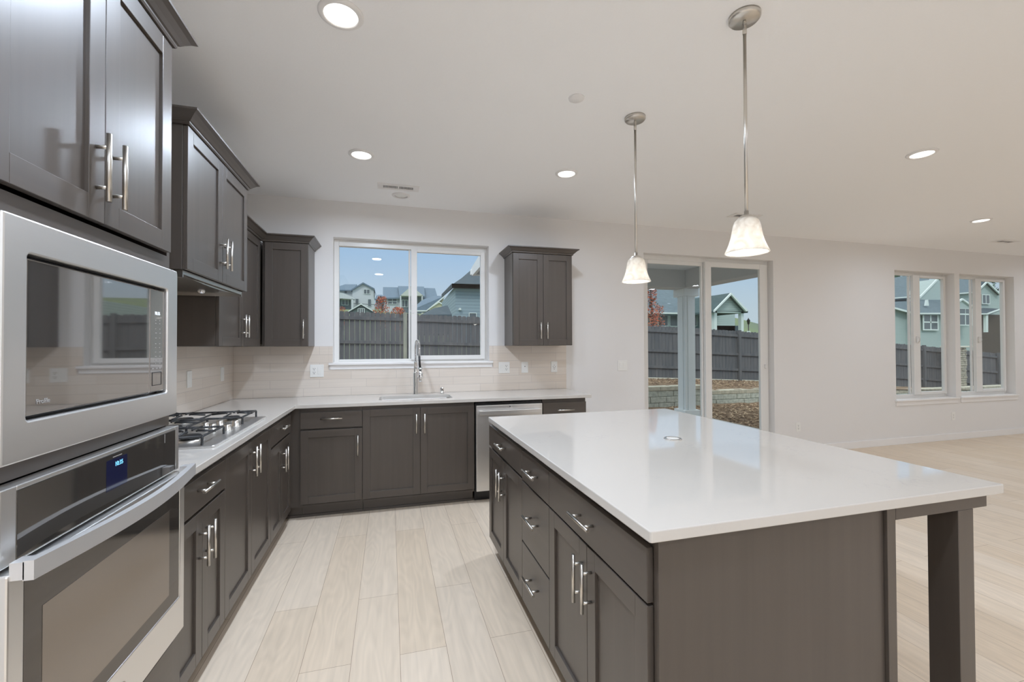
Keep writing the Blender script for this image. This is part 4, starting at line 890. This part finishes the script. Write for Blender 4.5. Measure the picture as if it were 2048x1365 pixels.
hpart(H,'wall',wallp([(54.58, -0.3), (60.59, -0.37), (60.7, 4.99), (57.02, 5.67), (54.7, 6.08)],32,6),'h_mint')
hpart(H,'wall',wallp([(58.64, -0.32), (68.13, -0.43), (68.26, 5.16), (58.75, 5.0)],31,6),'h_mint')
hpart(H,'wall',wallp([(59.09, 5.67), (77.18, 4.68), (77.27, 8.29), (59.11, 6.89)],35,4),'h_mint')
hpart(H,'wall',wallp([(62.2, 6.64), (68.35, 6.79), (68.37, 7.66), (65.85, 9.42), (62.97, 7.14)],33,2),'h_mint')
hpart(H,'roof',plate([(57.32, 34.0, 6.75), (64.79, 34.0, 7.37), (74.82, 39.0, 11.58), (64.67, 39.0, 10.14)],0.2),'h_slate2')
hpart(H,'roof',plate([(53.67, 31.5, 6.0), (59.88, 31.5, 4.94), (65.34, 34.6, 7.13), (58.2, 34.6, 6.83)],0.2),'h_slate2')
hpart(H,'roof',plate([(57.63, 30.5, 4.88), (67.66, 30.5, 5.05), (72.46, 33.0, 7.02), (62.7, 33.0, 6.78)],0.2),'h_slate2')
hpart(H,'roof',plate([(69.67, 34.5, 7.81), (75.82, 34.5, 8.31), (82.58, 38.0, 10.95), (75.48, 38.0, 10.68)],0.2),'h_slate2')
hpart(H,'gutter',wallp([(57.17, 6.7), (64.62, 7.32), (64.63, 7.47), (57.18, 6.85)],33.9,0.15),'h_trim')
hpart(H,'gutter',wallp([(57.46, 4.76), (67.47, 4.92), (67.47, 5.1), (57.47, 4.93)],30.4,0.15),'h_trim')
hpart(H,'gutter',wallp([(69.49, 7.67), (75.63, 8.17), (75.63, 8.33), (69.5, 7.83)],34.4,0.15),'h_trim')
hpart(H,'rake_trim',wallp([(53.37, 5.87), (59.63, 4.75), (59.64, 4.95), (53.38, 6.06)],31.3,0.15),'h_trim')
hpart(H,'rake_trim',wallp([(62.47, 6.93), (65.5, 9.2), (65.51, 9.44), (62.47, 7.17)],32.8,0.15),'h_trim')
hpart(H,'entry_gable',wallp([(64.19, 4.22), (66.73, 4.26), (66.77, 5.89), (65.09, 6.66), (64.24, 6.3)],30.2,0.5),'h_mint')
hpart(H,'gable_trim',wallp([(63.7, 6.03), (64.71, 6.49), (64.72, 6.69), (63.71, 6.24)],30,0.15),'h_trim')
hpart(H,'gable_trim',wallp([(64.71, 6.49), (66.47, 5.69), (66.47, 5.92), (64.72, 6.69)],30,0.15),'h_trim')
hpart(H,'roof_vent',wallp([(61.04, 5.88), (61.53, 5.89), (61.42, 6.58), (61.22, 6.57)],31.4,0.2),'h_trim')
hwin(H,59.61,61.8,3.14,4.74,30.8,2,2)
hwin(H,63.21,65.36,4.89,5.42,29.6,2,1)
hwin(H,63.2,65.33,3.63,4.74,29.6,2,1)
H=house('gable_tower_house','pale green gabled house with twin window above a porch, in right living room window','house')
hpart(H,'wall',wallp([(89.36, -1.0), (96.46, -1.08), (96.71, 8.56), (95.29, 9.81), (92.64, 11.4), (90.2, 9.66), (89.61, 9.17)],42,5),'h_mint')
hpart(H,'roof',plate([(89.08, 41.6, 9.26), (91.85, 41.6, 11.35), (91.85, 47.6, 11.35), (89.08, 47.6, 9.26)],0.2),'h_dark')
hpart(H,'roof',plate([(91.85, 41.6, 11.35), (94.95, 41.6, 9.43), (94.95, 47.6, 9.43), (91.85, 47.6, 11.35)],0.2),'h_dark')
hpart(H,'roof',plate([(83.61, 39.0, 5.87), (86.67, 39.0, 5.92), (93.9, 41.0, 6.97), (91.42, 42.0, 7.13), (89.55, 42.0, 6.82)],0.2),'h_dark')
hpart(H,'rake_trim',wallp([(88.58, 9.07), (91.45, 11.07), (91.46, 11.35), (88.58, 9.38)],41.4,0.15),'h_trim')
hpart(H,'rake_trim',wallp([(91.45, 11.07), (94.65, 9.08), (94.66, 9.36), (91.46, 11.35)],41.4,0.15),'h_trim')
hpart(H,'rake_trim',wallp([(83.23, 5.74), (86.27, 5.79), (89.53, 6.63), (89.53, 6.82), (86.28, 5.98), (83.23, 5.93)],38.8,0.15),'h_trim')
hpart(H,'porch_wall',wallp([(89.02, -0.99), (95.6, -1.07), (95.79, 6.11), (89.19, 6.01)],41.7,0.2),'h_brown')
hpart(H,'porch_post',wallp([(86.16, 3.18), (86.65, 3.19), (86.72, 5.85), (86.22, 5.84)],39,0.3),'h_trim')
hwin(H,90.9,92.51,7.84,9.14,41.8,2,1)

def tree(name, label, x, y, z0, h, rad, n, leaf, ls, seed, trunk=True, shape=.5, cat='tree'):
    r = thing(name, (x, y, z0), label, cat); rnd = random.Random(seed); m = MB()
    m.tube([(x, y, z0), (x+.03*h, y, z0+h*.5), (x, y, z0+h*.97)], [h*.018, h*.013, h*.004], 7)
    for k in range(9):
        a_ = rnd.random()*2*PI; zz = z0+h*rnd.uniform(.25, .85); l = rad*rnd.uniform(.5, .95)
        m.tube([(x, y, zz), (x+math.cos(a_)*l, y+math.sin(a_)*l, zz+l*.9)], [h*.007, h*.002], 5)
    m.build('trunk', 'twig', r); m = MB()
    for k in range(n):
        t_ = rnd.random()**.8; zz = z0+h*(.18+.84*t_); w_ = rad*(1-abs(2*t_-1)**2*shape)*(rnd.random()**.5); a_ = rnd.random()*2*PI
        c = Vector((x+math.cos(a_)*w_, y+math.sin(a_)*w_, zz)); d1 = Vector((rnd.uniform(-1, 1), rnd.uniform(-1, 1), rnd.uniform(-1, 1))).normalized()*ls*rnd.uniform(.6, 1.3); d2 = d1.orthogonal().normalized()*ls*rnd.uniform(.3, .6)
        m.mi = rnd.randrange(len(leaf)); m._f([m.bm.verts.new(c-d1), m.bm.verts.new(c+d2), m.bm.verts.new(c+d1), m.bm.verts.new(c-d2)])
    m.build('foliage', leaf, r)
AUT = ['leaf_orange', 'leaf_red', 'leaf_orange', 'twig']
tree('autumn_tree', 'small orange autumn tree rising above the fence left of the fence post', .75, 30, 2.2, 2.9, .62, 800, AUT, .075, 1)
tree('autumn_tree', 'low orange autumn tree beside the fence post, right of the taller orange tree', 1.98, 31.5, 2.2, 2.25, .7, 800, AUT, .075, 2)
tree('autumn_tree', 'sparse reddish tree at the far left edge of the kitchen window', -2.05, 30, 2.2, 2.1, .45, 200, AUT, .065, 3)
tree('autumn_tree', 'narrow orange-red autumn tree just beyond the fence at the left edge of the sliding door', 13.35, 14, .4, 4.1, .36, 1500, AUT, .06, 4, shape=.35)
tree('autumn_tree', 'shorter orange-red sapling right of the narrow autumn tree by the patio', 14.05, 14.3, .4, 2.9, .26, 560, AUT, .055, 5, shape=.35)
GRN = ['leaf_green', 'leaf_dark']
for i, (tx, ty, th) in enumerate(((96, 60, 19), (107, 66, 17), (119, 60, 18), (133, 66, 19))):
    tree('evergreen_tree', ['dark green tree behind the roof at the upper left of the left living room window', 'dark green tree behind the gable in the left living room window', 'dark green tree above the roof in the right living room window', 'dark green tree behind the gabled house at far right'][i], tx, ty, -1, th, 5.2, 1500, GRN, .55, 20+i)
r = thing('street_lamp', (39.39, 35, 1.5), 'black street lamp post on the green hillside at the right of the sliding door', 'street lamp')
MB().tube([(39.39, 35, .5), (39.39, 35, 3.7)], .05, 8).build('post', 'black_iron', r)
MB().lathe([(0, 3.7), (.10, 3.7), (.16, 4.05), (.20, 4.07), (.03, 4.35), (0, 4.45)], (39.39, 35, 0), 10).build('lantern', 'black_iron', r)
MB().box(39.25, 39.55, 34.9, 35.1, 2.5, 2.95).build('box', 'h_trim', r)
